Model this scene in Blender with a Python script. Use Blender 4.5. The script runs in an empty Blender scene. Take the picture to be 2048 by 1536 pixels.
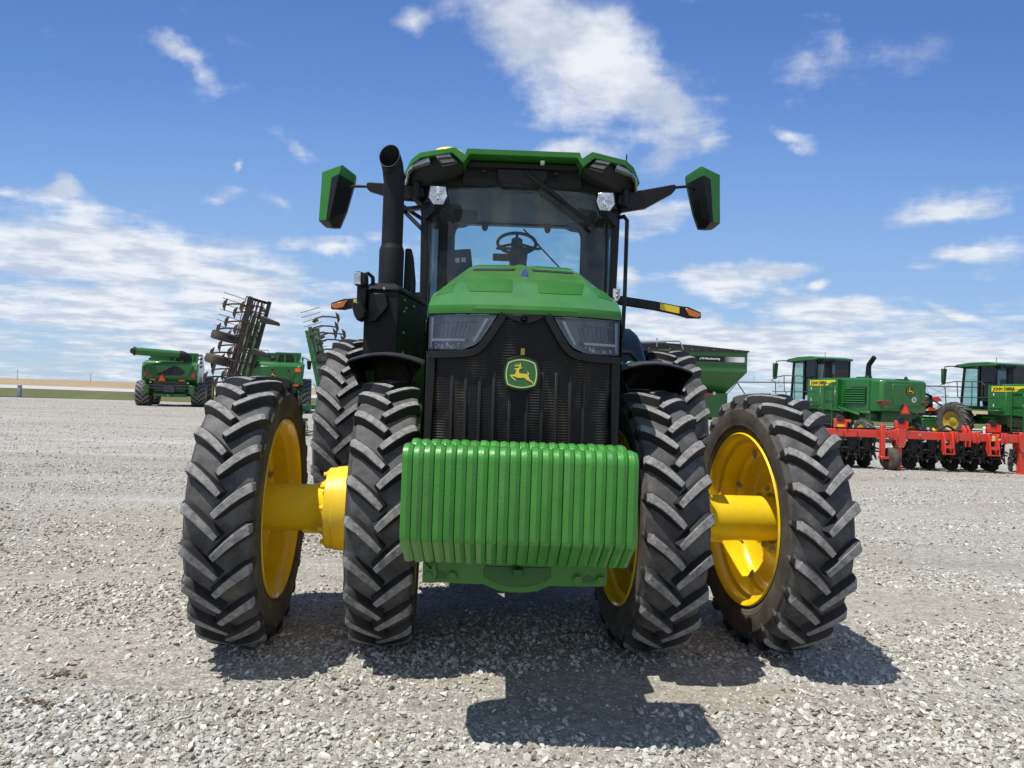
import bpy, bmesh, math, random
import numpy as np
from mathutils import Vector, Matrix, Euler
from mathutils.geometry import tessellate_polygon
PI = math.pi
rad = math.radians
random.seed(7)
rng = np.random.default_rng(11)
SC = bpy.context.scene
COL = SC.collection

# ------------------------------------------------------------------ camera
cam_d = bpy.data.cameras.new("camera")
cam = bpy.data.objects.new("camera", cam_d)
COL.objects.link(cam)
cam_d.sensor_width = 36.0
cam_d.lens = 36.0 * 1420 / 2048
cam_d.clip_start = 0.05
cam_d.clip_end = 6000
_pit, _rho = 0.0148, rad(1.9)
_F = Vector((0, math.cos(_pit), math.sin(_pit)))
_U0 = Vector((0, -math.sin(_pit), math.cos(_pit)))
_R = Vector((math.cos(_rho), 0, 0)) + _U0 * math.sin(_rho)
_U = Vector((-math.sin(_rho), 0, 0)) + _U0 * math.cos(_rho)
_m = Matrix((_R, _U, -_F)).transposed().to_4x4()
_m.translation = Vector((0, 0, 1.475))
cam.matrix_world = _m
SC.camera = cam

# ------------------------------------------------------------------ light, sky
SUN_DIR = Vector((-0.36, -0.20, 1.0)).normalized()      # towards the sun
sun_d = bpy.data.lights.new("sun", 'SUN')
sun_d.energy = 4.6
sun_d.angle = rad(0.53)
sun_d.color = (1.0, 0.945, 0.865)
sun = bpy.data.objects.new("sun", sun_d)
COL.objects.link(sun)
sun.rotation_euler = SUN_DIR.to_track_quat('Z', 'Y').to_euler()
sun.location = (-30, -20, 60)
SC.view_settings.view_transform = 'Standard'
SC.view_settings.look = 'None'
SC.view_settings.exposure = 0.30
SC.view_settings.gamma = 1.0

W = bpy.data.worlds.new("World")
SC.world = W
W.use_nodes = True
nt = W.node_tree
nt.nodes.clear()


def N(tree, typ, **kw):
    n = tree.nodes.new(typ)
    for k, v in kw.items():
        if k.startswith('i_'):
            key = k[2:]
            n.inputs[int(key) if key.isdigit() else key].default_value = v
        else:
            setattr(n, k, v)
    return n


def math_n(tree, op, a, b=None, clamp=False):
    n = tree.nodes.new('ShaderNodeMath')
    n.operation = op
    n.use_clamp = clamp
    for i, s in enumerate((a, b)):
        if s is None:
            continue
        if isinstance(s, (int, float)):
            n.inputs[i].default_value = s
        else:
            tree.links.new(s, n.inputs[i])
    return n.outputs[0]


def maprange(tree, v, a, b, c, d, smooth=False):
    n = tree.nodes.new('ShaderNodeMapRange')
    if smooth:
        n.interpolation_type = 'SMOOTHSTEP'
    tree.links.new(v, n.inputs[0])
    for i, x in enumerate((a, b, c, d)):
        n.inputs[i + 1].default_value = x
    return n.outputs[0]


def mixc(tree, fac, a, b, blend='MIX'):
    n = tree.nodes.new('ShaderNodeMix')
    n.data_type = 'RGBA'
    n.blend_type = blend
    for s, idx in ((fac, 0), (a, 6), (b, 7)):
        if isinstance(s, (int, float)):
            n.inputs[idx].default_value = s
        elif isinstance(s, (tuple, list)):
            n.inputs[idx].default_value = (*s[:3], 1)
        else:
            tree.links.new(s, n.inputs[idx])
    return n.outputs[2]


def build_sky():
    t = nt
    out = N(t, 'ShaderNodeOutputWorld')
    bg = N(t, 'ShaderNodeBackground')
    bg.inputs['Strength'].default_value = 0.12
    sky = N(t, 'ShaderNodeTexSky', sky_type='NISHITA', sun_disc=False)
    sky.sun_elevation = math.asin(SUN_DIR.z)
    sky.sun_rotation = math.atan2(SUN_DIR.x, SUN_DIR.y)
    sky.altitude = 400
    sky.air_density = 1.0
    sky.dust_density = 0.3
    sky.ozone_density = 1.6
    tc = N(t, 'ShaderNodeTexCoord')
    sep = N(t, 'ShaderNodeSeparateXYZ')
    t.links.new(tc.outputs['Generated'], sep.inputs[0])
    X, Y, Z = sep.outputs
    ay = math_n(t, 'MAXIMUM', math_n(t, 'ABSOLUTE', Y), 0.12)
    u = math_n(t, 'DIVIDE', X, ay)
    v = math_n(t, 'DIVIDE', Z, ay)
    uv = N(t, 'ShaderNodeCombineXYZ')
    t.links.new(u, uv.inputs[0])
    t.links.new(v, uv.inputs[1])
    # a flat cloud deck seen in perspective
    zz = math_n(t, 'ADD', math_n(t, 'MAXIMUM', Z, 0.0), 0.10)
    px = math_n(t, 'DIVIDE', X, zz)
    py = math_n(t, 'DIVIDE', Y, zz)
    pv = N(t, 'ShaderNodeCombineXYZ')
    t.links.new(px, pv.inputs[0])
    t.links.new(py, pv.inputs[1])
    n1 = N(t, 'ShaderNodeTexNoise', noise_dimensions='3D')
    n1.inputs['Scale'].default_value = 1.9
    n1.inputs['Detail'].default_value = 10
    n1.inputs['Roughness'].default_value = 0.56
    n1.inputs['Distortion'].default_value = 0.25
    t.links.new(pv.outputs[0], n1.inputs['Vector'])
    # finer, isotropic break-up in direction space
    n2 = N(t, 'ShaderNodeTexNoise', noise_dimensions='3D')
    n2.inputs['Scale'].default_value = 9
    n2.inputs['Detail'].default_value = 9
    n2.inputs['Roughness'].default_value = 0.62
    t.links.new(tc.outputs['Generated'], n2.inputs['Vector'])
    # warp for the cloud outlines
    wn = N(t, 'ShaderNodeTexNoise', noise_dimensions='3D')
    wn.inputs['Scale'].default_value = 6
    wn.inputs['Detail'].default_value = 6
    t.links.new(tc.outputs['Generated'], wn.inputs['Vector'])
    wv = N(t, 'ShaderNodeVectorMath', operation='SUBTRACT')
    t.links.new(wn.outputs['Color'], wv.inputs[0])
    wv.inputs[1].default_value = (0.5, 0.5, 0.5)
    ws = N(t, 'ShaderNodeVectorMath', operation='SCALE')
    t.links.new(wv.outputs[0], ws.inputs[0])
    ws.inputs['Scale'].default_value = 0.16
    wa = N(t, 'ShaderNodeVectorMath', operation='ADD')
    t.links.new(uv.outputs[0], wa.inputs[0])
    t.links.new(ws.outputs[0], wa.inputs[1])
    wz = N(t, 'ShaderNodeVectorMath', operation='MULTIPLY')
    t.links.new(wa.outputs[0], wz.inputs[0])
    wz.inputs[1].default_value = (1, 1, 0)
    # cloud groups: (u, v, half length, half height, tilt deg, weight) in tangent units of the view to the north
    groups = CLOUDS
    acc = None
    for (gu, gv, a, b, ang, w) in groups:
        mp = N(t, 'ShaderNodeMapping', vector_type='TEXTURE')
        mp.inputs['Location'].default_value = (gu, gv, 0)
        mp.inputs['Rotation'].default_value = (0, 0, rad(ang))
        mp.inputs['Scale'].default_value = (a, b, 1)
        t.links.new(wz.outputs[0], mp.inputs['Vector'])
        g = N(t, 'ShaderNodeTexGradient', gradient_type='SPHERICAL')
        t.links.new(mp.outputs[0], g.inputs['Vector'])
        s = math_n(t, 'MULTIPLY', g.outputs['Fac'], w)
        acc = s if acc is None else math_n(t, 'MAXIMUM', acc, s)
    # streaky deck that closes in towards the horizon
    low = maprange(t, v, 0.02, 0.26, 0.50, 0.0)
    acc = math_n(t, 'ADD', acc, low)
    # broken cloud added over the southern sky, behind the viewer, to raise the fill light
    south_fill = maprange(t, Y, 0.05, -0.45, 0.0, 0.62)
    acc = math_n(t, 'MAXIMUM', acc, south_fill)
    nn = math_n(t, 'ADD', math_n(t, 'MULTIPLY', n1.outputs['Fac'], 0.55),
                math_n(t, 'MULTIPLY', n2.outputs['Fac'], 0.45))
    # fine streaks drawn out along the wind
    mp = N(t, 'ShaderNodeMapping')
    mp.inputs['Rotation'].default_value = (0, 0, rad(28))
    mp.inputs['Scale'].default_value = (2.2, 4.6, 1)
    t.links.new(pv.outputs[0], mp.inputs[0])
    n4 = N(t, 'ShaderNodeTexNoise', noise_dimensions='3D')
    n4.inputs['Scale'].default_value = 1.3
    n4.inputs['Detail'].default_value = 9
    n4.inputs['Roughness'].default_value = 0.62
    n4.inputs['Distortion'].default_value = 0.5
    t.links.new(mp.outputs[0], n4.inputs['Vector'])
    nn = math_n(t, 'ADD', math_n(t, 'MULTIPLY', nn, 0.82), math_n(t, 'MULTIPLY', n4.outputs['Fac'], 0.18))
    dens = math_n(t, 'ADD', math_n(t, 'MULTIPLY', math_n(t, 'SUBTRACT', nn, 0.5), 4.1), math_n(t, 'MULTIPLY', acc, 1.0))
    fac = maprange(t, dens, 0.22, 0.98, 0.0, 1.0, True)
    # thickness tone: grey-blue where thick and soft, white on the sunny rims
    n3 = N(t, 'ShaderNodeTexNoise', noise_dimensions='3D')
    n3.inputs['Scale'].default_value = 3.4
    n3.inputs['Detail'].default_value = 7
    n3.inputs['Roughness'].default_value = 0.6
    t.links.new(pv.outputs[0], n3.inputs['Vector'])
    tone = maprange(t, n3.outputs['Fac'], 0.36, 0.62, 0.0, 1.0, True)
    cl = mixc(t, tone, CLOUD_LO, CLOUD_HI)
    # sky colour: the physical sky, a little deeper blue
    hs = N(t, 'ShaderNodeHueSaturation')
    hs.inputs['Saturation'].default_value = SKY_SAT
    hs.inputs['Value'].default_value = SKY_VAL
    t.links.new(sky.outputs[0], hs.inputs['Color'])
    skc = mixc(t, 1.0, hs.outputs[0], SKY_TINT, 'MULTIPLY')
    rp = N(t, 'ShaderNodeValToRGB')
    rp.color_ramp.interpolation = 'B_SPLINE'
    el = rp.color_ramp.elements
    el[0].position, el[0].color = 0.0, (3.05 / 6, 4.15 / 6, 5.3 / 6, 1)
    el[1].position, el[1].color = 1.0, (0.55 / 6, 1.28 / 6, 3.4 / 6, 1)
    for p_, c_ in ((0.12, (2.45, 3.8, 5.55)), (0.30, (1.45, 2.75, 5.45)), (0.45, (0.82, 1.75, 4.4)), (0.62, (0.62, 1.42, 3.75))):
        k_ = el.new(p_)
        k_.color = (c_[0] / 6, c_[1] / 6, c_[2] / 6, 1)
    t.links.new(v, rp.inputs[0])
    rs = N(t, 'ShaderNodeVectorMath', operation='SCALE')
    rs.inputs['Scale'].default_value = 6.0
    t.links.new(rp.outputs[0], rs.inputs[0])
    skc = mixc(t, maprange(t, v, 0.45, 1.4, 0.85, 0.3), skc, rs.outputs[0])
    fac2 = math_n(t, 'MULTIPLY', fac, maprange(t, Z, -0.01, 0.0, 0, 1))
    fac2 = math_n(t, 'MULTIPLY', fac2, 0.92)
    col = mixc(t, fac2, skc, cl)
    t.links.new(col, bg.inputs['Color'])
    t.links.new(bg.outputs[0], out.inputs[0])


CLOUD_LO = (3.9, 4.3, 5.1)
CLOUD_HI = (6.2, 6.35, 6.6)
SKY_SAT = 1.16
SKY_VAL = 0.80
SKY_TINT = (0.92, 0.98, 1.15)
SKY_LOW = (2.9, 4.05, 5.4)
CLOUDS = [(0.096, 0.471, 0.261, 0.13, -25.9, 1.35), (0.204, 0.399, 0.155, 0.085, -9.9, 1.2), (-0.013, 0.549, 0.183, 0.063, -6.9, 0.8), (0.078, 0.349, 0.113, 0.032, 6.1, 0.9), (0.255, 0.362, 0.077, 0.028, 3.1, 0.92), (-0.638, 0.197, 0.31, 0.092, -14.9, 1.3), (-0.41, 0.145, 0.246, 0.07, -12.9, 1.2), (-0.584, 0.086, 0.338, 0.056, -7.9, 0.9), (-0.732, 0.244, 0.106, 0.035, -16.9, 0.9), (-0.651, 0.271, 0.056, 0.02, -6.9, 0.92), (-0.719, 0.283, 0.049, 0.015, -6.9, 0.82), (0.26, 0.17, 0.092, 0.046, 10.1, 0.95), (0.319, 0.08, 0.296, 0.049, 0.1, 0.97), (0.587, 0.082, 0.232, 0.042, 1.1, 0.92), (0.618, 0.289, 0.155, 0.035, 13.1, 0.85), (0.641, 0.226, 0.134, 0.032, 10.1, 0.8), (0.187, 0.264, 0.092, 0.042, 6.1, 0.85), (0.397, 0.356, 0.042, 0.024, -6.9, 0.8), (0.43, 0.158, 0.025, 0.014, 13.1, 0.8), (0.6, 0.15, 0.063, 0.014, -1.9, 0.77), (0.359, 0.184, 0.063, 0.021, -1.9, 0.82), (-0.5, 0.461, 0.092, 0.021, -29.9, 0.8), (-0.696, 0.494, 0.063, 0.025, -21.9, 0.66), (-0.311, 0.347, 0.085, 0.024, -15.9, 0.7), (-0.395, 0.305, 0.02, 0.012, -1.9, 0.82), (-0.315, 0.258, 0.056, 0.025, 3.1, 0.87), (-0.249, 0.203, 0.06, 0.025, 3.1, 0.92), (-0.428, 0.264, 0.063, 0.02, -7.9, 0.72), (-0.246, 0.317, 0.032, 0.025, 8.1, 0.82), (-0.141, 0.541, 0.042, 0.042, -51.9, 0.72), (0.162, 0.167, 0.028, 0.049, -1.9, 0.8), (0.474, 0.121, 0.183, 0.035, 1.1, 0.8), (0.331, 0.187, 0.085, 0.025, -1.9, 0.85), (-0.193, 0.219, 0.042, 0.021, -1.9, 0.6)]
build_sky()

# ------------------------------------------------------------------ materials
def new_mat(name):
    m = bpy.data.materials.new(name)
    m.use_nodes = True
    t = m.node_tree
    b = t.nodes['Principled BSDF']
    return m, t, b


def surf(name, col, rough=0.5, metal=0.0, coat=0.0, var=0.12, vscale=6.0, bump=0.0, bscale=60.0, bdist=0.004,
         dust=0.0, dustcol=(0.33, 0.30, 0.25), dscale=5.0, updust=0.0, spec=0.5, rvar=0.12, pervar=0.0):
    """General procedural surface: colour variation, dust that settles in blotches, cast or orange-peel bump."""
    m, t, b = new_mat(name)
    tc0 = N(t, 'ShaderNodeTexCoord')
    # every object of a kind gets its own stretch of the pattern
    oi = N(t, 'ShaderNodeObjectInfo')
    tc = N(t, 'ShaderNodeVectorMath', operation='ADD')
    t.links.new(tc0.outputs['Object'], tc.inputs[0])
    t.links.new(math_n(t, 'MULTIPLY', oi.outputs['Random'], 43.0), tc.inputs[1])
    n1 = N(t, 'ShaderNodeTexNoise')
    n1.inputs['Scale'].default_value = vscale
    n1.inputs['Detail'].default_value = 6
    n1.inputs['Roughness'].default_value = 0.6
    t.links.new(tc.outputs[0], n1.inputs['Vector'])
    lo = tuple(c * (1 - var) for c in col)
    hi = tuple(min(1, c * (1 + var)) for c in col)
    c = mixc(t, maprange(t, n1.outputs['Fac'], 0.3, 0.7, 0, 1), lo, hi)
    if dust > 0 or updust > 0:
        n2 = N(t, 'ShaderNodeTexNoise')
        n2.inputs['Scale'].default_value = dscale
        n2.inputs['Detail'].default_value = 9
        n2.inputs['Roughness'].default_value = 0.7
        t.links.new(tc.outputs[0], n2.inputs['Vector'])
        f = maprange(t, n2.outputs['Fac'], 0.42, 0.75, 0.0, dust)
        if updust > 0:
            ge = N(t, 'ShaderNodeNewGeometry')
            sp = N(t, 'ShaderNodeSeparateXYZ')
            t.links.new(ge.outputs['Normal'], sp.inputs[0])
            upm = maprange(t, sp.outputs[2], 0.35, 0.95, 0.0, updust)
            upm = math_n(t, 'MULTIPLY', upm, maprange(t, n2.outputs['Fac'], 0.25, 0.65, 0.35, 1.0))
            f = math_n(t, 'ADD', f, upm, True)
        c = mixc(t, f, c, dustcol)
    if pervar:
        hsv = N(t, 'ShaderNodeHueSaturation')
        t.links.new(maprange(t, oi.outputs['Random'], 0, 1, 1 - pervar, 1 + pervar), hsv.inputs['Value'])
        t.links.new(c, hsv.inputs['Color'])
        c = hsv.outputs[0]
    t.links.new(c, b.inputs['Base Color'])
    r = maprange(t, n1.outputs['Fac'], 0.3, 0.7, max(0.02, rough - rvar * rough), min(1, rough + rvar * rough))
    t.links.new(r, b.inputs['Roughness'])
    b.inputs['Metallic'].default_value = metal
    b.inputs['Specular IOR Level'].default_value = spec
    if coat:
        b.inputs['Coat Weight'].default_value = coat
        b.inputs['Coat Roughness'].default_value = 0.08
    if bump:
        n3 = N(t, 'ShaderNodeTexNoise')
        n3.inputs['Scale'].default_value = bscale
        n3.inputs['Detail'].default_value = 4
        t.links.new(tc.outputs[0], n3.inputs['Vector'])
        bp = N(t, 'ShaderNodeBump')
        bp.inputs['Strength'].default_value = bump
        bp.inputs['Distance'].default_value = bdist
        t.links.new(n3.outputs['Fac'], bp.inputs['Height'])
        t.links.new(bp.outputs[0], b.inputs['Normal'])
    return m


def glass(name, tint=(0.72, 0.86, 0.86), rough=0.02, refl=1.0, film=0.03, filmcol=(0.5, 0.55, 0.55)):
    m, t, b = new_mat(name)
    t.nodes.remove(b)
    out = t.nodes['Material Output']
    tr = N(t, 'ShaderNodeBsdfTransparent')
    tr.inputs[0].default_value = (*tint, 1)
    gl = N(t, 'ShaderNodeBsdfGlossy')
    gl.inputs['Roughness'].default_value = rough
    gl.inputs['Color'].default_value = (refl, refl, refl, 1)
    fr = N(t, 'ShaderNodeFresnel')
    fr.inputs['IOR'].default_value = 1.5
    mx = N(t, 'ShaderNodeMixShader')
    t.links.new(fr.outputs[0], mx.inputs[0])
    t.links.new(tr.outputs[0], mx.inputs[1])
    t.links.new(gl.outputs[0], mx.inputs[2])
    df = N(t, 'ShaderNodeBsdfDiffuse')
    df.inputs[0].default_value = (*filmcol, 1)
    tc = N(t, 'ShaderNodeTexCoord')
    ns = N(t, 'ShaderNodeTexNoise')
    ns.inputs['Scale'].default_value = 7
    ns.inputs['Detail'].default_value = 8
    t.links.new(tc.outputs['Object'], ns.inputs['Vector'])
    mx2 = N(t, 'ShaderNodeMixShader')
    t.links.new(maprange(t, ns.outputs['Fac'], 0.35, 0.7, film * 0.5, film * 1.5), mx2.inputs[0])
    t.links.new(mx.outputs[0], mx2.inputs[1])
    t.links.new(df.outputs[0], mx2.inputs[2])
    t.links.new(mx2.outputs[0], out.inputs[0])
    return m


GREEN = (0.027, 0.168, 0.015)
M = {}
M['green'] = surf('green_paint', GREEN, 0.36, spec=0.4, coat=0.2, var=0.10, dust=0.10, dustcol=(0.18, 0.22, 0.12), updust=0.20, bump=0.02, bscale=40)
M['green_clean'] = surf('green_panel_paint', GREEN, 0.34, spec=0.4, coat=0.25, var=0.08, dust=0.06, dustcol=(0.2, 0.24, 0.14), bump=0.02, bscale=40)
M['green_cast'] = surf('green_cast_iron_paint', (0.036, 0.225, 0.020), 0.42, coat=0.18, var=0.12, dust=0.28, dustcol=(0.13, 0.24, 0.09), dscale=9, pervar=0.09, bump=0.45, bscale=95, bdist=0.003)
M['green_mesh'] = surf('green_perforated_screen', (0.018, 0.125, 0.008), 0.55, spec=0.3, var=0.1, bump=0.6, bscale=260, bdist=0.002, dust=0.12, dustcol=(0.1, 0.18, 0.08))
M['green_far'] = surf('green_machine_paint', (0.013, 0.125, 0.017), 0.36, coat=0.25, var=0.16, vscale=1.4, dust=0.10, dustcol=(0.12, 0.17, 0.09), dscale=2.0)
M['green_dark'] = surf('dark_green_paint', (0.012, 0.07, 0.016), 0.45, var=0.2, vscale=3)
M['cart_green'] = surf('grain_cart_green_paint', (0.022, 0.125, 0.026), 0.42, coat=0.2, var=0.10, vscale=1.5, dust=0.14, dustcol=(0.11, 0.17, 0.09), dscale=1.7)
M['yellow'] = surf('yellow_wheel_paint', (0.80, 0.56, 0.006), 0.30, coat=0.4, var=0.08, dust=0.15, dustcol=(0.45, 0.33, 0.08), bump=0.08, bscale=70)
M['yellow_cast'] = surf('yellow_cast_paint', (0.80, 0.57, 0.008), 0.42, coat=0.2, var=0.10, dust=0.25, dustcol=(0.40, 0.32, 0.10), bump=0.25, bscale=110, bdist=0.003)
M['yellow_flat'] = surf('yellow_decal', (0.82, 0.62, 0.02), 0.45, var=0.05)
M['black'] = surf('black_plastic', (0.0075, 0.0078, 0.0085), 0.45, spec=0.3, var=0.25, vscale=9, dust=0.07, dustcol=(0.08, 0.08, 0.08), bump=0.06, bscale=240, bdist=0.001)
M['black_matt'] = surf('black_rough_plastic', (0.010, 0.010, 0.011), 0.7, var=0.3, dust=0.05, dustcol=(0.06, 0.06, 0.055))
M['black_gloss'] = surf('black_glossy_trim', (0.006, 0.006, 0.007), 0.22, spec=0.3, var=0.2, dust=0.04, dustcol=(0.07, 0.07, 0.07))
M['stack'] = surf('black_exhaust_paint', (0.011, 0.011, 0.013), 0.6, spec=0.22, var=0.25, vscale=12, dust=0.10, dustcol=(0.07, 0.07, 0.075), bump=0.15, bscale=300, bdist=0.001)
M['fender'] = surf('black_fender_plastic', (0.013, 0.0135, 0.015), 0.48, spec=0.4, var=0.2, dust=0.10, dustcol=(0.10, 0.10, 0.10), updust=0.15)
M['cabin_grey'] = surf('cab_lining', (0.19, 0.20, 0.20), 0.75, var=0.15)
M['cabin_dark'] = surf('cab_dark_plastic', (0.030, 0.031, 0.033), 0.6, var=0.2)
M['rubber'] = surf('tyre_rubber', (0.038, 0.038, 0.038), 0.7, var=0.35, vscale=9, dust=0.9, dustcol=(0.15, 0.145, 0.136), dscale=7, bump=0.10, bscale=120, bdist=0.002)
M['sidewall'] = surf('dusty_sidewall_rubber', (0.044, 0.039, 0.033), 0.78, var=0.25, vscale=7, dust=0.75, dustcol=(0.15, 0.127, 0.10), dscale=5, bump=0.15, bscale=110, bdist=0.002)
M['lug'] = surf('worn_lug_rubber', (0.15, 0.149, 0.146), 0.88, var=0.45, vscale=42, dust=0.95, dustcol=(0.36, 0.355, 0.34), dscale=24, bump=0.6, bscale=120, bdist=0.004)
M['lug_side'] = surf('lug_flank_rubber', (0.013, 0.013, 0.014), 0.6, var=0.3, dust=0.15, dustcol=(0.06, 0.058, 0.055))
M['chrome'] = surf('bright_metal', (0.75, 0.75, 0.75), 0.15, metal=1.0, var=0.06)
M['steel'] = surf('dull_steel', (0.33, 0.32, 0.30), 0.45, metal=0.8, var=0.2)
M['amber'] = surf('amber_lens', (0.55, 0.15, 0.012), 0.22, coat=0.5, var=0.25, vscale=60)
M['orange'] = surf('fluorescent_orange', (0.95, 0.085, 0.015), 0.5, var=0.04)
M['red'] = surf('red_paint', (0.60, 0.042, 0.020), 0.38, coat=0.25, var=0.10, vscale=3, dust=0.10, dustcol=(0.40, 0.16, 0.12))
M['redlens'] = surf('red_lens', (0.35, 0.012, 0.012), 0.2, coat=0.5)
M['white'] = surf('white_paint', (0.70, 0.71, 0.72), 0.4, var=0.06, dust=0.1)
M['rust'] = surf('rusty_steel', (0.050, 0.027, 0.020), 0.75, var=0.45, vscale=14, dust=0.3, dustcol=(0.075, 0.05, 0.036))
M['dirt_black'] = surf('soiled_black_steel', (0.016, 0.015, 0.014), 0.6, var=0.4, vscale=10, dust=0.35, dustcol=(0.06, 0.048, 0.036))
M['galv'] = surf('galvanised_steel', (0.30, 0.33, 0.37), 0.5, metal=0.3, var=0.12)
M['blue'] = surf('blue_lens', (0.08, 0.10, 0.35), 0.2, coat=0.6)
M['windshield'] = glass('tinted_windscreen', (0.78, 0.91, 0.92), film=0.035)
M['glass'] = glass('tinted_cab_glass', (0.66, 0.82, 0.84), film=0.05)
M['door_glass'] = glass('smoked_door_glass', (0.34, 0.42, 0.42), film=0.14, filmcol=(0.30, 0.34, 0.33))  # tinted pane; its grey-green film colour stands in for reflections
M['lamp_dark'] = surf('smoked_lamp_interior', (0.030, 0.032, 0.036), 0.22, coat=0.4, var=0.3, vscale=12)
M['glass_far'] = glass('pale_green_glass', (0.62, 0.80, 0.77), film=0.10, filmcol=(0.3, 0.5, 0.48))
M['dark_glass'] = surf('dark_tinted_glass', (0.018, 0.020, 0.022), 0.08, var=0.2)
M['lens'] = glass('clear_lamp_lens', (0.88, 0.92, 0.97), film=0.09, filmcol=(0.34, 0.42, 0.55), rough=0.01)  # bluish film colour paints the sky's reflection onto the lens
M['lamp_rib'] = surf('lamp_rib', (0.14, 0.14, 0.13), 0.3, var=0.3)
M['lamp_pale'] = surf('frosted_lamp_face', (0.30, 0.31, 0.32), 0.25, coat=0.5, var=0.25, vscale=20)
M['sticker_dim'] = surf('dimmed_yellow_tag', (0.26, 0.19, 0.025), 0.5)  # yellow toned down as though seen behind the grille screen
M['yellow_shaded'] = surf('shaded_dusty_yellow_wheel', (0.36, 0.26, 0.02), 0.5, dust=0.4, dustcol=(0.22, 0.18, 0.08))  # dusty wheel yellow, darkened so the rim's shade is in the colour


def lamp_reflector(name, lo, hi, sc):
    m, t, b = new_mat(name)
    tc = N(t, 'ShaderNodeTexCoord')
    vo = N(t, 'ShaderNodeTexVoronoi')
    vo.inputs['Scale'].default_value = sc
    t.links.new(tc.outputs['Object'], vo.inputs['Vector'])
    c = mixc(t, vo.outputs['Color'], lo, hi)
    t.links.new(c, b.inputs['Base Color'])
    b.inputs['Metallic'].default_value = 0.85
    b.inputs['Roughness'].default_value = 0.18
    bp = N(t, 'ShaderNodeBump')
    bp.inputs['Strength'].default_value = 0.8
    bp.inputs['Distance'].default_value = 0.01
    t.links.new(vo.outputs['Distance'], bp.inputs['Height'])
    t.links.new(bp.outputs[0], b.inputs['Normal'])
    return m


M['reflector'] = lamp_reflector('faceted_reflector', (0.35, 0.38, 0.4), (0.95, 0.95, 0.95), 34)
M['lamp_grey'] = lamp_reflector('smoked_reflector', (0.10, 0.11, 0.12), (0.45, 0.46, 0.47), 50)


def grille_material():
    m, t, b = new_mat('grille_screen')
    tc = N(t, 'ShaderNodeTexCoord')
    sp = N(t, 'ShaderNodeSeparateXYZ')
    t.links.new(tc.outputs['Object'], sp.inputs[0])
    # thin level louvre edges every 13.5 mm
    ph = math_n(t, 'FRACT', math_n(t, 'MULTIPLY', sp.outputs[2], 1 / 0.0135))
    line = maprange(t, math_n(t, 'ABSOLUTE', math_n(t, 'SUBTRACT', ph, 0.5)), 0.10, 0.17, 1.0, 0.0)
    n1 = N(t, 'ShaderNodeTexNoise')
    n1.inputs['Scale'].default_value = 6
    n1.inputs['Detail'].default_value = 5
    mp = N(t, 'ShaderNodeMapping')
    mp.inputs['Scale'].default_value = (1.6, 1, 0.7)
    t.links.new(tc.outputs['Object'], mp.inputs[0])
    t.links.new(mp.outputs[0], n1.inputs['Vector'])
    patch = maprange(t, n1.outputs['Fac'], 0.46, 0.66, 0.04, 1.0, True)
    n2 = N(t, 'ShaderNodeTexNoise')
    n2.inputs['Scale'].default_value = 2.2
    t.links.new(tc.outputs['Object'], n2.inputs['Vector'])
    lc = mixc(t, maprange(t, n2.outputs['Fac'], 0.4, 0.6, 0, 1), (0.15, 0.115, 0.055), (0.19, 0.19, 0.20))  # line colours brightened to paint glints on the louvre edges
    c = mixc(t, math_n(t, 'MULTIPLY', line, patch), (0.0055, 0.006, 0.0075), lc)
    # mud runs: thin, mostly vertical
    mp2 = N(t, 'ShaderNodeMapping')
    mp2.inputs['Scale'].default_value = (26, 1, 2.6)
    t.links.new(tc.outputs['Object'], mp2.inputs[0])
    n3 = N(t, 'ShaderNodeTexNoise')
    n3.inputs['Scale'].default_value = 1.0
    n3.inputs['Detail'].default_value = 7
    n3.inputs['Distortion'].default_value = 0.6
    t.links.new(mp2.outputs[0], n3.inputs['Vector'])
    run = maprange(t, n3.outputs['Fac'], 0.61, 0.72, 0.0, 0.30)
    c = mixc(t, run, c, (0.055, 0.050, 0.045))
    t.links.new(c, b.inputs['Base Color'])
    b.inputs['Roughness'].default_value = 0.40
    b.inputs['Specular IOR Level'].default_value = 0.22
    bp = N(t, 'ShaderNodeBump')
    bp.inputs['Strength'].default_value = 0.35
    bp.inputs['Distance'].default_value = 0.003
    t.links.new(line, bp.inputs['Height'])
    t.links.new(bp.outputs[0], b.inputs['Normal'])
    return m


M['grille'] = grille_material()


# ------------------------------------------------------------------ mesh kit
def rotm(rx=0, ry=0, rz=0):
    return Euler((rad(rx), rad(ry), rad(rz))).to_matrix()


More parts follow.
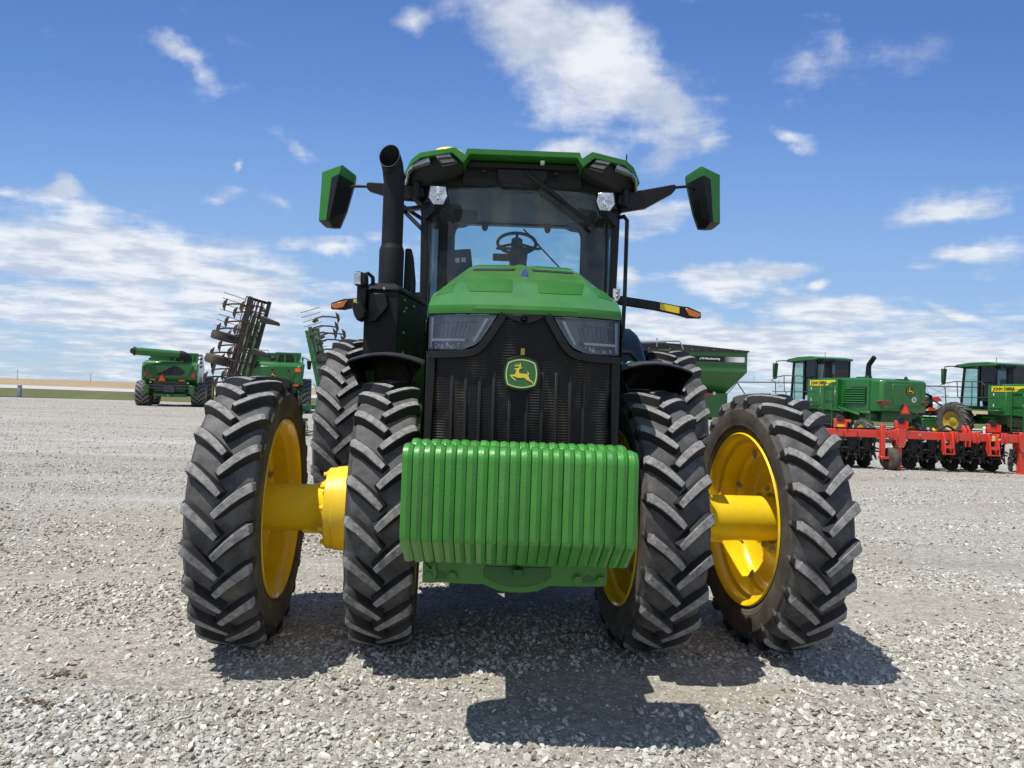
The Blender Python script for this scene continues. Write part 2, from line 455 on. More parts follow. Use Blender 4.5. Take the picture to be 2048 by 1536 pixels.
class MB:
    def __init__(s):
        s.v, s.f, s.m = [], [], []

    def add(s, vs, fs, m=0):
        o = len(s.v)
        s.v.extend(tuple(p) for p in vs)
        for f in fs:
            s.f.append(tuple(o + i for i in f))
            s.m.append(m)
        return s

    def bx(s, x0, x1, y0, y1, z0, z1, m=0, rot=None, piv=None):
        vs = [Vector((x, y, z)) for x in (x0, x1) for y in (y0, y1) for z in (z0, z1)]
        if rot is not None:
            c = Vector(piv) if piv else Vector(((x0 + x1) / 2, (y0 + y1) / 2, (z0 + z1) / 2))
            vs = [rot @ (p - c) + c for p in vs]
        return s.add(vs, [(0, 1, 3, 2), (4, 6, 7, 5), (0, 4, 5, 1), (2, 3, 7, 6), (0, 2, 6, 4), (1, 5, 7, 3)], m)

    def prism(s, poly, ax, a, b, m=0, poly2=None):
        """polygon in the plane across axis ax, run from a to b (poly2: the far outline)."""
        n = len(poly)
        q = poly2 or poly

        def P(p, d):
            return {'x': (d, p[0], p[1]), 'y': (p[0], d, p[1]), 'z': (p[0], p[1], d)}[ax]
        vs = [P(p, a) for p in poly] + [P(p, b) for p in q]
        fs = [tuple(range(n))[::-1], tuple(range(n, 2 * n))]
        fs += [(i, (i + 1) % n, n + (i + 1) % n, n + i) for i in range(n)]
        return s.add(vs, fs, m)

    def tube(s, pts, r, n=8, m=0, cap=True, closed=False):
        pts = [Vector(p) for p in pts]
        k = len(pts)
        rr = r if isinstance(r, (list, tuple)) else [r] * k
        up = None
        rings = []
        for i, p in enumerate(pts):
            if closed:
                d = pts[(i + 1) % k] - pts[i - 1]
            else:
                d = pts[min(i + 1, k - 1)] - pts[max(i - 1, 0)]
            d.normalize()
            if up is None:
                up = Vector((0, 0, 1)) if abs(d.z) < 0.9 else Vector((0, 1, 0))
            a = d.cross(up).normalized()
            up = a.cross(d).normalized()
            rings.append([p + (a * math.cos(2 * PI * j / n) + up * math.sin(2 * PI * j / n)) * rr[i] for j in range(n)])
        return s.loft(rings, m, cap and not closed, closed)

    def loft(s, rings, m=0, cap=True, closed=False):
        k, n = len(rings), len(rings[0])
        vs = [p for r in rings for p in r]
        fs = []
        for i in range(k if closed else k - 1):
            i2 = (i + 1) % k
            for j in range(n):
                j2 = (j + 1) % n
                fs.append((i * n + j, i * n + j2, i2 * n + j2, i2 * n + j))
        if cap:
            fs.append(tuple(range(n))[::-1])
            fs.append(tuple(range((k - 1) * n, k * n)))
        return s.add(vs, fs, m)

    def grid(s, P, m=0):
        k, n = len(P), len(P[0])
        return s.add([p for r in P for p in r],
                     [(i * n + j, i * n + j + 1, (i + 1) * n + j + 1, (i + 1) * n + j) for i in range(k - 1) for j in range(n - 1)], m)

    def lathe(s, prof, ax='x', c=(0, 0, 0), n=32, m=0, a0=0.0, a1=2 * PI):
        """profile of (along axis, radius)."""
        full = abs(a1 - a0 - 2 * PI) < 1e-6
        k = n if full else n + 1
        vs = []
        for (d, r) in prof:
            for j in range(k):
                t = a0 + (a1 - a0) * j / n
                ca, sa = r * math.cos(t), r * math.sin(t)
                p = {'x': (d, ca, sa), 'y': (ca, d, sa), 'z': (ca, sa, d)}[ax]
                vs.append((p[0] + c[0], p[1] + c[1], p[2] + c[2]))
        fs = []
        for i in range(len(prof) - 1):
            for j in range(k if full else k - 1):
                j2 = (j + 1) % k
                fs.append((i * k + j, i * k + j2, (i + 1) * k + j2, (i + 1) * k + j))
        return s.add(vs, fs, m)

    def cyl(s, p0, p1, r, n=16, m=0, r2=None):
        return s.tube([p0, p1], [r, r if r2 is None else r2], n, m)

    def bar(s, p0, p1, w, h, m=0, up=(0, 0, 1)):
        p0, p1 = Vector(p0), Vector(p1)
        d = (p1 - p0).normalized()
        u = Vector(up)
        if abs(d.dot(u)) > 0.98:
            u = Vector((0, 1, 0))
        a = d.cross(u).normalized()
        b = a.cross(d).normalized()
        ring = lambda p: [p + a * (sx * w / 2) + b * (sz * h / 2) for sx, sz in ((-1, -1), (1, -1), (1, 1), (-1, 1))]
        return s.loft([ring(p0), ring(p1)], m)

    def ball(s, c, r, n=12, m=0, sz=1.0):
        k = n // 2
        prof = [(-r * sz * math.cos(PI * i / k), max(1e-4, r * math.sin(PI * i / k))) for i in range(k + 1)]
        return s.lathe(prof, 'z', c, n, m)

    def flat(s, poly, to3, m=0):
        """fill of a 2D outline (may be concave); to3 maps (a, b) to a point."""
        tris = tessellate_polygon([[Vector((p[0], p[1], 0)) for p in poly]])
        return s.add([to3(p[0], p[1]) for p in poly], [tuple(t) for t in tris], m)

    def slab(s, poly, to3, m=0):
        """as flat, with a thickness: to3(a, b, d) with d 0 or 1."""
        n = len(poly)
        tris = tessellate_polygon([[Vector((p[0], p[1], 0)) for p in poly]])
        vs = [to3(p[0], p[1], 0) for p in poly] + [to3(p[0], p[1], 1) for p in poly]
        fs = [tuple(t) for t in tris] + [tuple(n + i for i in t) for t in tris]
        fs += [(i, (i + 1) % n, n + (i + 1) % n, n + i) for i in range(n)]
        return s.add(vs, fs, m)

    def xf(s, fn):
        s.v = [tuple(fn(Vector(p))) for p in s.v]
        return s

    def build(s, name, mats, parent=None, smooth=32, bevel=0.0, seg=1, loc=None, rotz=0.0, recalc=True):
        me = bpy.data.meshes.new(name)
        me.from_pydata(s.v, [], s.f)
        me.polygons.foreach_set('material_index', s.m)
        if recalc:
            bm = bmesh.new()
            bm.from_mesh(me)
            bmesh.ops.recalc_face_normals(bm, faces=bm.faces)
            bm.to_mesh(me)
            bm.free()
        for k in (mats if isinstance(mats, (list, tuple)) else [mats]):
            me.materials.append(M[k] if isinstance(k, str) else k)
        if smooth:
            me.polygons.foreach_set('use_smooth', [True] * len(me.polygons))
            me.set_sharp_from_angle(angle=rad(smooth))
        else:
            me.shade_flat()
        me.update()
        o = bpy.data.objects.new(name, me)
        COL.objects.link(o)
        if bevel:
            md = o.modifiers.new('bevel', 'BEVEL')
            md.width = bevel
            md.segments = seg
            md.limit_method = 'ANGLE'
            md.angle_limit = rad(35)
            md.harden_normals = False
        if loc is not None:
            o.location = loc
        o.rotation_euler.z = rotz
        if parent is not None:
            o.parent = parent
        return o


def tag(o, label=None, cat=None, group=None, kind=None):
    if label:
        o['label'] = label
    if cat:
        o['category'] = cat
    if group:
        o['group'] = group
    if kind:
        o['kind'] = kind
    return o


def thing(name, label, cat, loc=(0, 0, 0), rotz=0.0, group=None):
    o = bpy.data.objects.new(name, None)
    o.empty_display_size = 0.3
    COL.objects.link(o)
    o.location = loc
    o.rotation_euler.z = rotz
    return tag(o, label, cat, group)


def kids(o):
    return [c for c in bpy.data.objects if c.parent == o]


def copy_tree(o, parent=None):
    c = o.copy()
    COL.objects.link(c)
    if parent is not None:
        c.parent = parent
    for ch in kids(o):
        copy_tree(ch, c)
    return c


def text_mesh(body, size, name, mat, parent, loc, rot, depth=0.004, bold=0.0, shear=0.0, align='CENTER', sx=1.0):
    cu = bpy.data.curves.new(name, 'FONT')
    cu.body = body
    cu.size = size
    cu.extrude = depth
    cu.offset = bold
    cu.shear = shear
    cu.align_x = align
    cu.align_y = 'CENTER'
    tmp = bpy.data.objects.new(name + '_tmp', cu)
    COL.objects.link(tmp)
    dg = bpy.context.evaluated_depsgraph_get()
    me = bpy.data.meshes.new_from_object(tmp.evaluated_get(dg))
    bpy.data.objects.remove(tmp)
    o = bpy.data.objects.new(name, me)
    me.materials.clear()
    me.materials.append(M[mat])
    COL.objects.link(o)
    o.location = loc
    o.rotation_euler = rot
    o.scale = (sx, 1, 1)
    o.parent = parent
    return o

# ------------------------------------------------------------------ ground
def gravel_mat():
    m, t, b = new_mat('crushed_limestone')
    tc = N(t, 'ShaderNodeTexCoord')
    P = tc.outputs['Object']
    big = N(t, 'ShaderNodeTexNoise')
    big.inputs['Scale'].default_value = 0.42
    big.inputs['Detail'].default_value = 7
    big.inputs['Roughness'].default_value = 0.62
    mp = N(t, 'ShaderNodeMapping')
    mp.inputs['Scale'].default_value = (0.55, 1.25, 1)      # wheel-tracked bands run across
    mp.inputs['Rotation'].default_value = (0, 0, rad(9))
    t.links.new(P, mp.inputs[0])
    t.links.new(mp.outputs[0], big.inputs['Vector'])
    dirt = maprange(t, big.outputs['Fac'], 0.42, 0.58, 0.0, 1.0, True)
    v1 = N(t, 'ShaderNodeTexVoronoi')
    v1.inputs['Scale'].default_value = 46
    t.links.new(P, v1.inputs['Vector'])
    v2 = N(t, 'ShaderNodeTexVoronoi')
    v2.inputs['Scale'].default_value = 115
    t.links.new(P, v2.inputs['Vector'])
    s1 = N(t, 'ShaderNodeSeparateColor')
    t.links.new(v1.outputs['Color'], s1.inputs[0])
    s2 = N(t, 'ShaderNodeSeparateColor')
    t.links.new(v2.outputs['Color'], s2.inputs[0])
    stone = mixc(t, s1.outputs[0], (0.197, 0.19, 0.171), (0.541, 0.538, 0.492))
    grit = mixc(t, s2.outputs[0], (0.177, 0.165, 0.137), (0.394, 0.379, 0.331))
    stone = mixc(t, maprange(t, v1.outputs['Distance'], 0.25, 0.7, 0.0, 1.0), stone, grit)
    fine = N(t, 'ShaderNodeTexNoise')
    fine.inputs['Scale'].default_value = 90
    fine.inputs['Detail'].default_value = 8
    fine.inputs['Roughness'].default_value = 0.75
    t.links.new(P, fine.inputs['Vector'])
    soil = mixc(t, maprange(t, fine.outputs['Fac'], 0.3, 0.7, 0, 1), (0.212, 0.182, 0.137), (0.354, 0.314, 0.246))
    mix_f = math_n(t, 'MULTIPLY', dirt, maprange(t, s1.outputs[1], 0.25, 0.55, 1.0, 0.35))
    c = mixc(t, mix_f, stone, soil)
    # long wheel lanes running across the yard
    ml = N(t, 'ShaderNodeMapping')
    ml.inputs['Scale'].default_value = (0.045, 0.85, 1)
    ml.inputs['Rotation'].default_value = (0, 0, rad(-7))
    t.links.new(P, ml.inputs[0])
    ln = N(t, 'ShaderNodeTexNoise')
    ln.inputs['Scale'].default_value = 1.0
    ln.inputs['Detail'].default_value = 8
    ln.inputs['Roughness'].default_value = 0.66
    ln.inputs['Distortion'].default_value = 0.3
    t.links.new(ml.outputs[0], ln.inputs['Vector'])
    c = mixc(t, maprange(t, ln.outputs['Fac'], 0.47, 0.66, 0.0, 0.62, True), c, (0.218, 0.202, 0.174))
    c = mixc(t, maprange(t, ln.outputs['Fac'], 0.47, 0.33, 0.0, 0.40, True), c, (0.528, 0.535, 0.517))
    # broad tonal drift
    wide = N(t, 'ShaderNodeTexNoise')
    wide.inputs['Scale'].default_value = 0.12
    wide.inputs['Detail'].default_value = 5
    t.links.new(mp.outputs[0], wide.inputs['Vector'])
    c = mixc(t, maprange(t, wide.outputs['Fac'], 0.35, 0.65, 0.0, 0.22), c, (0.492, 0.484, 0.436))
    sp_ = N(t, 'ShaderNodeTexNoise')
    sp_.inputs['Scale'].default_value = 13
    sp_.inputs['Detail'].default_value = 8
    sp_.inputs['Roughness'].default_value = 0.8
    t.links.new(P, sp_.inputs['Vector'])
    hv = N(t, 'ShaderNodeHueSaturation')
    t.links.new(c, hv.inputs['Color'])
    t.links.new(maprange(t, sp_.outputs['Fac'], 0.32, 0.68, 0.60, 1.38), hv.inputs['Value'])
    c = hv.outputs[0]
    t.links.new(c, b.inputs['Base Color'])
    b.inputs['Roughness'].default_value = 0.92
    b.inputs['Specular IOR Level'].default_value = 0.25
    h = math_n(t, 'MULTIPLY', math_n(t, 'SUBTRACT', 0.8, v1.outputs['Distance']), maprange(t, mix_f, 0, 1, 1.0, 0.25))
    h = math_n(t, 'ADD', h, math_n(t, 'MULTIPLY', math_n(t, 'SUBTRACT', 0.8, v2.outputs['Distance']), 0.4))
    h = math_n(t, 'ADD', h, math_n(t, 'MULTIPLY', fine.outputs['Fac'], 0.35))
    bp = N(t, 'ShaderNodeBump')
    bp.inputs['Strength'].default_value = 0.9
    bp.inputs['Distance'].default_value = 0.011
    t.links.new(h, bp.inputs['Height'])
    t.links.new(bp.outputs[0], b.inputs['Normal'])
    return m


def stone_mat():
    m, t, b = new_mat('loose_limestone')
    at = N(t, 'ShaderNodeAttribute', attribute_name='tone')
    tc = N(t, 'ShaderNodeTexCoord')
    n = N(t, 'ShaderNodeTexNoise')
    n.inputs['Scale'].default_value = 130
    n.inputs['Detail'].default_value = 4
    t.links.new(tc.outputs['Object'], n.inputs['Vector'])
    r = N(t, 'ShaderNodeValToRGB')
    e = r.color_ramp.elements
    e[0].position, e[0].color = 0.0, (0.177, 0.165, 0.137, 1)
    e[1].position, e[1].color = 1.0, (0.708, 0.707, 0.652, 1)
    for p, c in ((0.15, (0.305, 0.27, 0.208, 1)), (0.35, (0.383, 0.374, 0.335, 1)), (0.72, (0.541, 0.538, 0.492, 1))):
        k = e.new(p)
        k.color = c
    t.links.new(at.outputs['Fac'], r.inputs[0])
    c = mixc(t, maprange(t, n.outputs['Fac'], 0.35, 0.7, 0.0, 0.35), r.outputs[0], (0.245, 0.229, 0.189))
    t.links.new(c, b.inputs['Base Color'])
    b.inputs['Roughness'].default_value = 0.9
    b.inputs['Specular IOR Level'].default_value = 0.25
    return m


def ground_noise(x, y, sc=1.0):
    """cheap clumping so stones gather in windrows and leave bare tracks."""
    c, s = math.cos(0.16), math.sin(0.16)
    u, w = (c * x + s * y) * 0.8 * sc, (-s * x + c * y) * 1.9 * sc
    return (np.sin(u * 1.3 + 1.1 * np.sin(w * 0.9 + 0.4)) * np.sin(w * 1.7 + 1.3 * np.sin(u * 1.1 + 2.0))
            + 0.6 * np.sin(u * 3.1 + 2.3 * np.sin(w * 2.1)) * np.sin(w * 3.7 + u * 0.8 + 1.0)
            + 0.35 * np.sin(u * 7.3 + 3 * np.sin(w * 4.3)) * np.sin(w * 8.1 + 2 * np.sin(u * 5.0)))


def build_ground():
    M['gravel'] = gravel_mat()
    M['stone'] = stone_mat()
    # one sheet to the horizon (short grass and fields), the yard, road and stubble lie on it
    M['prairie'] = surf('dry_prairie_ground', (0.20, 0.165, 0.085), 0.95, var=0.35, vscale=0.02, dust=0.5, dustcol=(0.30, 0.24, 0.13), dscale=0.15, spec=0.2)
    M['verge'] = surf('spring_grass', (0.085, 0.10, 0.032), 0.95, var=0.5, vscale=0.5, dust=0.6, dustcol=(0.19, 0.165, 0.08), dscale=0.9, spec=0.2, bump=0.6, bscale=3, bdist=0.2)
    M['road'] = surf('white_gravel_road', (0.42, 0.41, 0.40), 0.95, var=0.15, vscale=0.4, spec=0.2)
    M['stubble'] = surf('corn_stubble', (0.29, 0.215, 0.12), 0.95, var=0.45, vscale=0.25, dust=0.8, dustcol=(0.42, 0.34, 0.21), dscale=0.5, spec=0.2, bump=0.8, bscale=1.5, bdist=0.3)
    sheets = [('ground', 'prairie', -3000, 3000, -400, 5500, 0.0), ('gravel_yard', 'gravel', -90, 140, -25, 56, 0.004),
              ('grass_verge', 'verge', -900, 900, 56, 104, 0.004), ('road', 'road', -900, 900, 104, 150, 0.008),
              ('field', 'stubble', -3000, 3000, 150, 5400, 0.008)]
    for name, mt, x0, x1, y0, y1, z in sheets:
        b = MB()
        if name == 'grass_verge':
            # ragged front edge against the gravel
            n = 160
            xs = np.linspace(x0, x1, n)
            b.grid([[(x, y0 + (0 if abs(x) > 150 else 1.2 * math.sin(x * 1.3) + 0.9 * math.sin(x * 0.37 + 1)), z) for x in xs], [(x, y1, z) for x in xs]])
        else:
            b.grid([[(x0, y0, z), (x1, y0, z)], [(x0, y1, z), (x1, y1, z)]])
        tag(b.build(name, mt, smooth=0), kind='structure')

    # loose stones
    t = (1 + 5 ** 0.5) / 2
    ico = np.array([(-1, t, 0), (1, t, 0), (-1, -t, 0), (1, -t, 0), (0, -1, t), (0, 1, t), (0, -1, -t), (0, 1, -t), (t, 0, -1), (t, 0, 1), (-t, 0, -1), (-t, 0, 1)], float)
    ico /= np.linalg.norm(ico[0])
    fac = np.array([(0, 11, 5), (0, 5, 1), (0, 1, 7), (0, 7, 10), (0, 10, 11), (1, 5, 9), (5, 11, 4), (11, 10, 2), (10, 7, 6), (7, 1, 8), (3, 9, 4), (3, 4, 2), (3, 2, 6), (3, 6, 8), (3, 8, 9), (4, 9, 5), (2, 4, 11), (6, 2, 10), (8, 6, 7), (9, 8, 1)])
    variants = []
    for _ in range(60):          # crushed stone: knobbly lumps with broken flat faces
        p = ico * (1 + rng.uniform(-0.25, 0.35, (12, 1)))
        for _k in range(6):
            nrm = rng.normal(0, 1, 3)
            nrm /= np.linalg.norm(nrm)
            lim = rng.uniform(0.45, 0.80)
            d = p @ nrm
            p = p - np.where(d > lim, d - lim, 0)[:, None] * nrm[None]
        variants.append(p * 1.12)
    pos, size = [], []
    for (y0, y1, dens, smin, smax) in ((1.6, 3.4, 5200, 0.0036, 0.0185), (3.4, 5.2, 2900, 0.0046, 0.0185), (5.2, 8.0, 950, 0.0065, 0.019), (8.0, 13.0, 330, 0.009, 0.020), (13.0, 24.0, 85, 0.012, 0.024), (24.0, 52.0, 15, 0.016, 0.030)):
        half = 0.74 * y1 + 1.3
        n = int(2 * half * (y1 - y0) * dens)
        x = rng.uniform(-half, half, n)
        y = rng.uniform(y0, y1, n)
        g = ground_noise(x, y)
        keep = (rng.uniform(0, 1, n) < np.clip(0.54 + 0.56 * g, 0.07, 1.0)) & (np.abs(x) < 0.74 * y + 1.2)
        x, y, g = x[keep], y[keep], g[keep]
        r = rng.uniform(0, 1, len(x))
        sz = smin + (smax - smin) * r ** (4.2 - 1.2 * np.clip(g, -0.5, 1))
        pos.append(np.stack([x, y], 1))
        size.append(sz)
    pos = np.concatenate(pos)
    size = np.concatenate(size)
    n = len(pos)
    V = np.empty((n, 12, 3), np.float32)
    var = rng.integers(0, 60, n)
    al = rng.uniform(0, 2 * PI, n)
    tl = rng.normal(0, 0.35, (n, 2))
    fl = rng.uniform(0.45, 0.85, n)
    el = rng.uniform(0.75, 1.35, n)
    base = np.stack(variants)[var] * size[:, None, None]
    base[:, :, 0] *= el[:, None]
    base[:, :, 2] *= fl[:, None]
    z0 = base[:, :, 2] + tl[:, 0:1] * base[:, :, 0] + tl[:, 1:2] * base[:, :, 1]
    ca, sa = np.cos(al)[:, None], np.sin(al)[:, None]
    V[:, :, 0] = ca * base[:, :, 0] - sa * base[:, :, 1] + pos[:, 0:1]
    V[:, :, 1] = sa * base[:, :, 0] + ca * base[:, :, 1] + pos[:, 1:2]
    V[:, :, 2] = z0 + (size * fl * 0.45)[:, None] + 0.004
    Fc = (fac[None] + (np.arange(n) * 12)[:, None, None]).reshape(-1)
    me = bpy.data.meshes.new('gravel_stones')
    me.vertices.add(n * 12)
    me.vertices.foreach_set('co', V.reshape(-1))
    nf = n * 20
    me.loops.add(nf * 3)
    me.loops.foreach_set('vertex_index', Fc.astype(np.int32))
    me.polygons.add(nf)
    me.polygons.foreach_set('loop_start', np.arange(0, nf * 3, 3, dtype=np.int32))
    me.polygons.foreach_set('loop_total', np.full(nf, 3, np.int32))
    me.update()
    at = me.attributes.new('tone', 'FLOAT', 'POINT')
    tone = np.clip(rng.normal(0.48, 0.26, n), 0, 1)
    at.data.foreach_set('value', np.repeat(tone, 12).astype(np.float32))
    me.shade_flat()
    me.materials.append(M['stone'])
    o = bpy.data.objects.new('gravel_stones', me)
    COL.objects.link(o)
    tag(o, 'loose pale crushed limestone scattered over the gravel yard', 'gravel', kind='stuff')
    print('stones', n)


build_ground()


# ------------------------------------------------------------------ wheels
def tyre_mb(R, Wd, rim, nl, lh, lw=1.0, lean=1.0, n=96):
    """lug tyre standing on its own axis (x); slot 0 carcass, 1 worn lug tops, 2 sidewall."""
    hw = Wd / 2
    b = MB()
    sd = R - rim
    prof = [(-0.86, sd + 0.005), (-0.95, sd - 0.02), (-0.985, sd * 0.87), (-1.0, sd * 0.86), (-1.0, sd * 0.83), (-1.03, sd * 0.80), (-1.055, sd * 0.79), (-1.05, sd * 0.76), (-1.075, sd * 0.68), (-1.09, sd * 0.56), (-1.07, sd * 0.40), (-1.01, lh + 0.045), (-0.93, lh + 0.016), (-0.75, lh + 0.004), (-0.4, lh), (0, lh - 0.002)]
    prof = prof + [(-x, d) for x, d in prof[-2::-1]]
    P = [(x * hw, R - d) for x, d in prof]
    k = 11
    b.lathe(P[:k + 1], 'x', n=n, m=2)
    b.lathe(P[k:len(P) - k], 'x', n=n, m=0)
    b.lathe(P[len(P) - k - 1:], 'x', n=n, m=2)
    # lugs
    top = [(-0.07, 0.0), (0.10, 0.0), (0.34, 0.001), (0.58, 0.004), (0.80, 0.010), (0.96, 0.020), (1.035, 0.045), (1.075, 0.085), (1.09, 0.125)]
    bot = [(-0.13, lh + 0.004), (0.08, lh + 0.004), (0.33, lh + 0.004), (0.57, lh + 0.006), (0.76, lh + 0.010), (0.90, lh + 0.018), (0.985, lh + 0.045), (1.035, lh + 0.075), (1.07, lh + 0.095)]
    adv = [-0.07, 0.11, 0.345, 0.555, 0.72, 0.825, 0.865, 0.885, 0.90]
    wt = [0.0175, 0.020, 0.0215, 0.0228, 0.024, 0.0255, 0.024, 0.018, 0.008]
    wb = [0.030, 0.037, 0.039, 0.040, 0.042, 0.045, 0.042, 0.033, 0.016]
    pitch = 2 * PI / nl
    for s in (-1, 1):
        for i in range(nl):
            th0 = i * pitch + (0.5 * pitch if s > 0 else 0)
            rows = []
            for j in range(len(top)):
                j2 = min(j + 1, len(top) - 1)
                j1 = max(j - 1, 0)
                da = (adv[j2] - adv[j1]) * hw * lean
                dx = (top[j2][0] - top[j1][0]) * hw
                L = math.hypot(da, dx) or 1
                nx, na = -da / L, dx / L            # across the lug
                row = []
                for (xx, d), w in ((bot[j], -wb[j]), (top[j], -wt[j]), (top[j], wt[j]), (bot[j], wb[j])):
                    w *= lw
                    x = xx * hw + nx * w * (0.8 if j < 6 else 0.1)
                    a = adv[j] * hw * lean + na * w
                    r = R - d
                    th = th0 + a / R
                    row.append((s * x, -r * math.cos(th), r * math.sin(th)))
                rows.append(row)
            o = len(b.v)
            b.v.extend(p for r in rows for p in r)
            for j in range(len(rows) - 1):
                for q in range(3):
                    b.f.append((o + j * 4 + q, o + j * 4 + q + 1, o + j * 4 + q + 5, o + j * 4 + q + 4))
                    b.m.append(1 if q == 1 and j < 6 else 3 if j < 7 else 0)
            b.f.append((o, o + 1, o + 2, o + 3))
            b.m.append(3)
            b.f.append(tuple(o + (len(rows) - 1) * 4 + q for q in range(4)))
            b.m.append(0)
    return b


def rim_mb(rim, Wd, disc_at, side, n=64):
    """deep yellow rim; side = +1 puts the disc towards +x."""
    hw = Wd / 2
    f = rim
    w = hw * 0.93
    pr = [(-w - 0.004, f + 0.012), (-w - 0.014, f + 0.004), (-w - 0.006, f - 0.008), (-w + 0.022, f - 0.020), (-w + 0.045, f - 0.026), (-w + 0.060, f - 0.050), (-w + 0.15, f - 0.056),
          (-w + 0.165, f - 0.075), (disc_at - 0.02, f - 0.080), (disc_at, f - 0.10), (disc_at + 0.035, f - 0.17), (disc_at + 0.035, f * 0.52), (disc_at + 0.005, f * 0.46), (disc_at + 0.005, 0.02)]
    b = MB()
    b.lathe([(side * x, r) for x, r in pr], n=n)
    # outer half of the barrel behind the disc
    b.lathe([(side * x, r) for x, r in ((disc_at - 0.01, f - 0.083), (w - 0.06, f - 0.05), (w - 0.03, f - 0.022), (w + 0.006, f - 0.008), (w + 0.014, f + 0.004), (w + 0.004, f + 0.012))], n=n)
    return b


def rim_bolts(rim, disc_at, side, parent):
    """one bolt mesh, set eight times round the rim."""
    b = MB()
    b.cyl((0, 0, 0), (0, 0.028, 0), 0.016, 6)
    b.cyl((0, 0.028, 0), (0, 0.045, 0), 0.009, 8)
    first = None
    for i in range(8):
        a = i * PI / 4 + 0.2 + 0.26
        r = rim - 0.081
        if first is None:
            first = o = b.build('wheel_bolt', 'galv', parent)
        else:
            o = first.copy()
            COL.objects.link(o)
        o.location = (side * (disc_at - 0.06), -r * math.cos(a), r * math.sin(a))
        o.rotation_euler = (-a, 0, 0)


STEER = rad(5.0)
tractor = thing('tractor', 'big green tractor with dual yellow wheels and stacked front weights, facing the camera', 'tractor', (0.045, 4.30, 0), rad(0.8))

RF, WF, RIMF = 0.772, 0.335, 0.512
RR, WR, RIMR = 1.0, 0.45, 0.66
tyre_f = tyre_mb(RF, WF, RIMF, 23, 0.050, lw=1.06)
tyre_r = tyre_mb(RR, WR, RIMR, 24, 0.055, lw=1.15)
proto = {}
TYM = ['rubber', 'lug', 'sidewall', 'lug_side']


def wheel(kind, side, x, y, R, steer, spin):
    key = (kind, side)
    if key not in proto:
        rim, wd, da = (RIMF, WF, 0.06) if kind == 'front' else (RIMR, WR, 0.02)
        w = rim_mb(rim, wd, da, side).build(kind + '_wheel', 'yellow', tractor, smooth=40)
        if (kind, 't') in proto:
            t = proto[(kind, 't')].copy()
            COL.objects.link(t)
            t.parent = w
        else:
            t = (tyre_f if kind == 'front' else tyre_r).build('tyre', TYM, w, smooth=38, bevel=0.004 if kind == 'front' else 0.0)
            proto[(kind, 't')] = t
        rim_bolts(rim, da, side, w)
        if kind == 'front':
            fb = MB()
            fb.lathe([(side * (da + 0.004), 0.15), (side * (da - 0.016), 0.155), (side * (da - 0.018), 0.215), (side * (da + 0.004), 0.225)], n=40)
            fl = fb.build('hub_flange', 'yellow_cast', w, smooth=30)
            nb = MB()
            nb.cyl((0, 0, 0), (-side * 0.022, 0, 0), 0.017, 6)
            n0 = None
            for i in range(10):
                a = i * PI / 5
                o = nb.build('flange_nut', 'galv', w) if n0 is None else n0.copy()
                if n0 is None:
                    n0 = o
                else:
                    COL.objects.link(o)
                o.location = (side * (da - 0.017), 0.187 * math.cos(a), 0.187 * math.sin(a))
        proto[key] = w
    else:
        w = copy_tree(proto[key], tractor)
    w.location = (x, y, R - 0.008)
    w.rotation_euler = (spin, 0, steer)
    return w


KP = 0.72
for sx in (-1, 1):
    for off in (0.76, 1.545):
        d = off - KP
        wheel('front', sx, sx * (KP + d * math.cos(STEER)), sx * d * math.sin(STEER), RF, STEER, {-1.545: 0.03, -0.76: 0.10, 0.76: 0.16, 1.545: 0.06}[sx * off])
    for off in (0.80, 1.57):
        wheel('rear', sx, sx * off, 3.05, RR, 0, 0.05 + 0.07 * off * sx)

# hub extensions between the front duals
for sx in (-1, 1):
    c, s_ = math.cos(STEER), math.sin(STEER)

    def hubmap(p, sx=sx, c=c, s_=s_):
        d = p.x - sx * KP
        return Vector((sx * KP + c * d - s_ * p.y, s_ * d + c * p.y, p.z + RF - 0.008))
    b = MB()
    b.lathe([(sx * x, r) for x, r in ((0.62, 0.02), (0.62, 0.20), (0.90, 0.22), (0.93, 0.245), (1.03, 0.250), (1.070, 0.245), (1.075, 0.240), (1.112, 0.238), (1.118, 0.232), (1.12, 0.15))], n=40)
    b.xf(hubmap)
    hub = b.build('hub_drive', 'yellow_cast', tractor, smooth=35)
    b = MB()
    b.lathe([(sx * x, r) for x, r in ((1.115, 0.175), (1.135, 0.17), (1.16, 0.15), (1.21, 0.138), (1.55, 0.135), (1.64, 0.135), (1.66, 0.20), (1.67, 0.20), (1.67, 0.02))], n=40)
    b.xf(hubmap)
    b.build('hub_extension', 'yellow_cast', tractor, smooth=35)
    for i in range(10):
        b = MB()
        a = i * 2 * PI / 10 + 0.15
        p = Vector((0, -0.205 * math.cos(a), 0.205 * math.sin(a)))
        b.cyl(p + Vector((sx * 1.11, 0, 0)), p + Vector((sx * 1.126, 0, 0)), 0.020, 12)
        b.cyl(p + Vector((sx * 1.126, 0, 0)), p + Vector((sx * 1.145, 0, 0)), 0.014, 6)
        b.xf(hubmap)
        b.build('hub_bolt', 'yellow_cast', hub, smooth=30)
    # lower drain boss
    b = MB()
    b.cyl((sx * 1.16, -0.06, -0.125), (sx * 1.25, -0.06, -0.125), 0.016, 8)
    b.xf(hubmap)
    b.build('drain_plug', 'yellow_cast', hub, smooth=30)

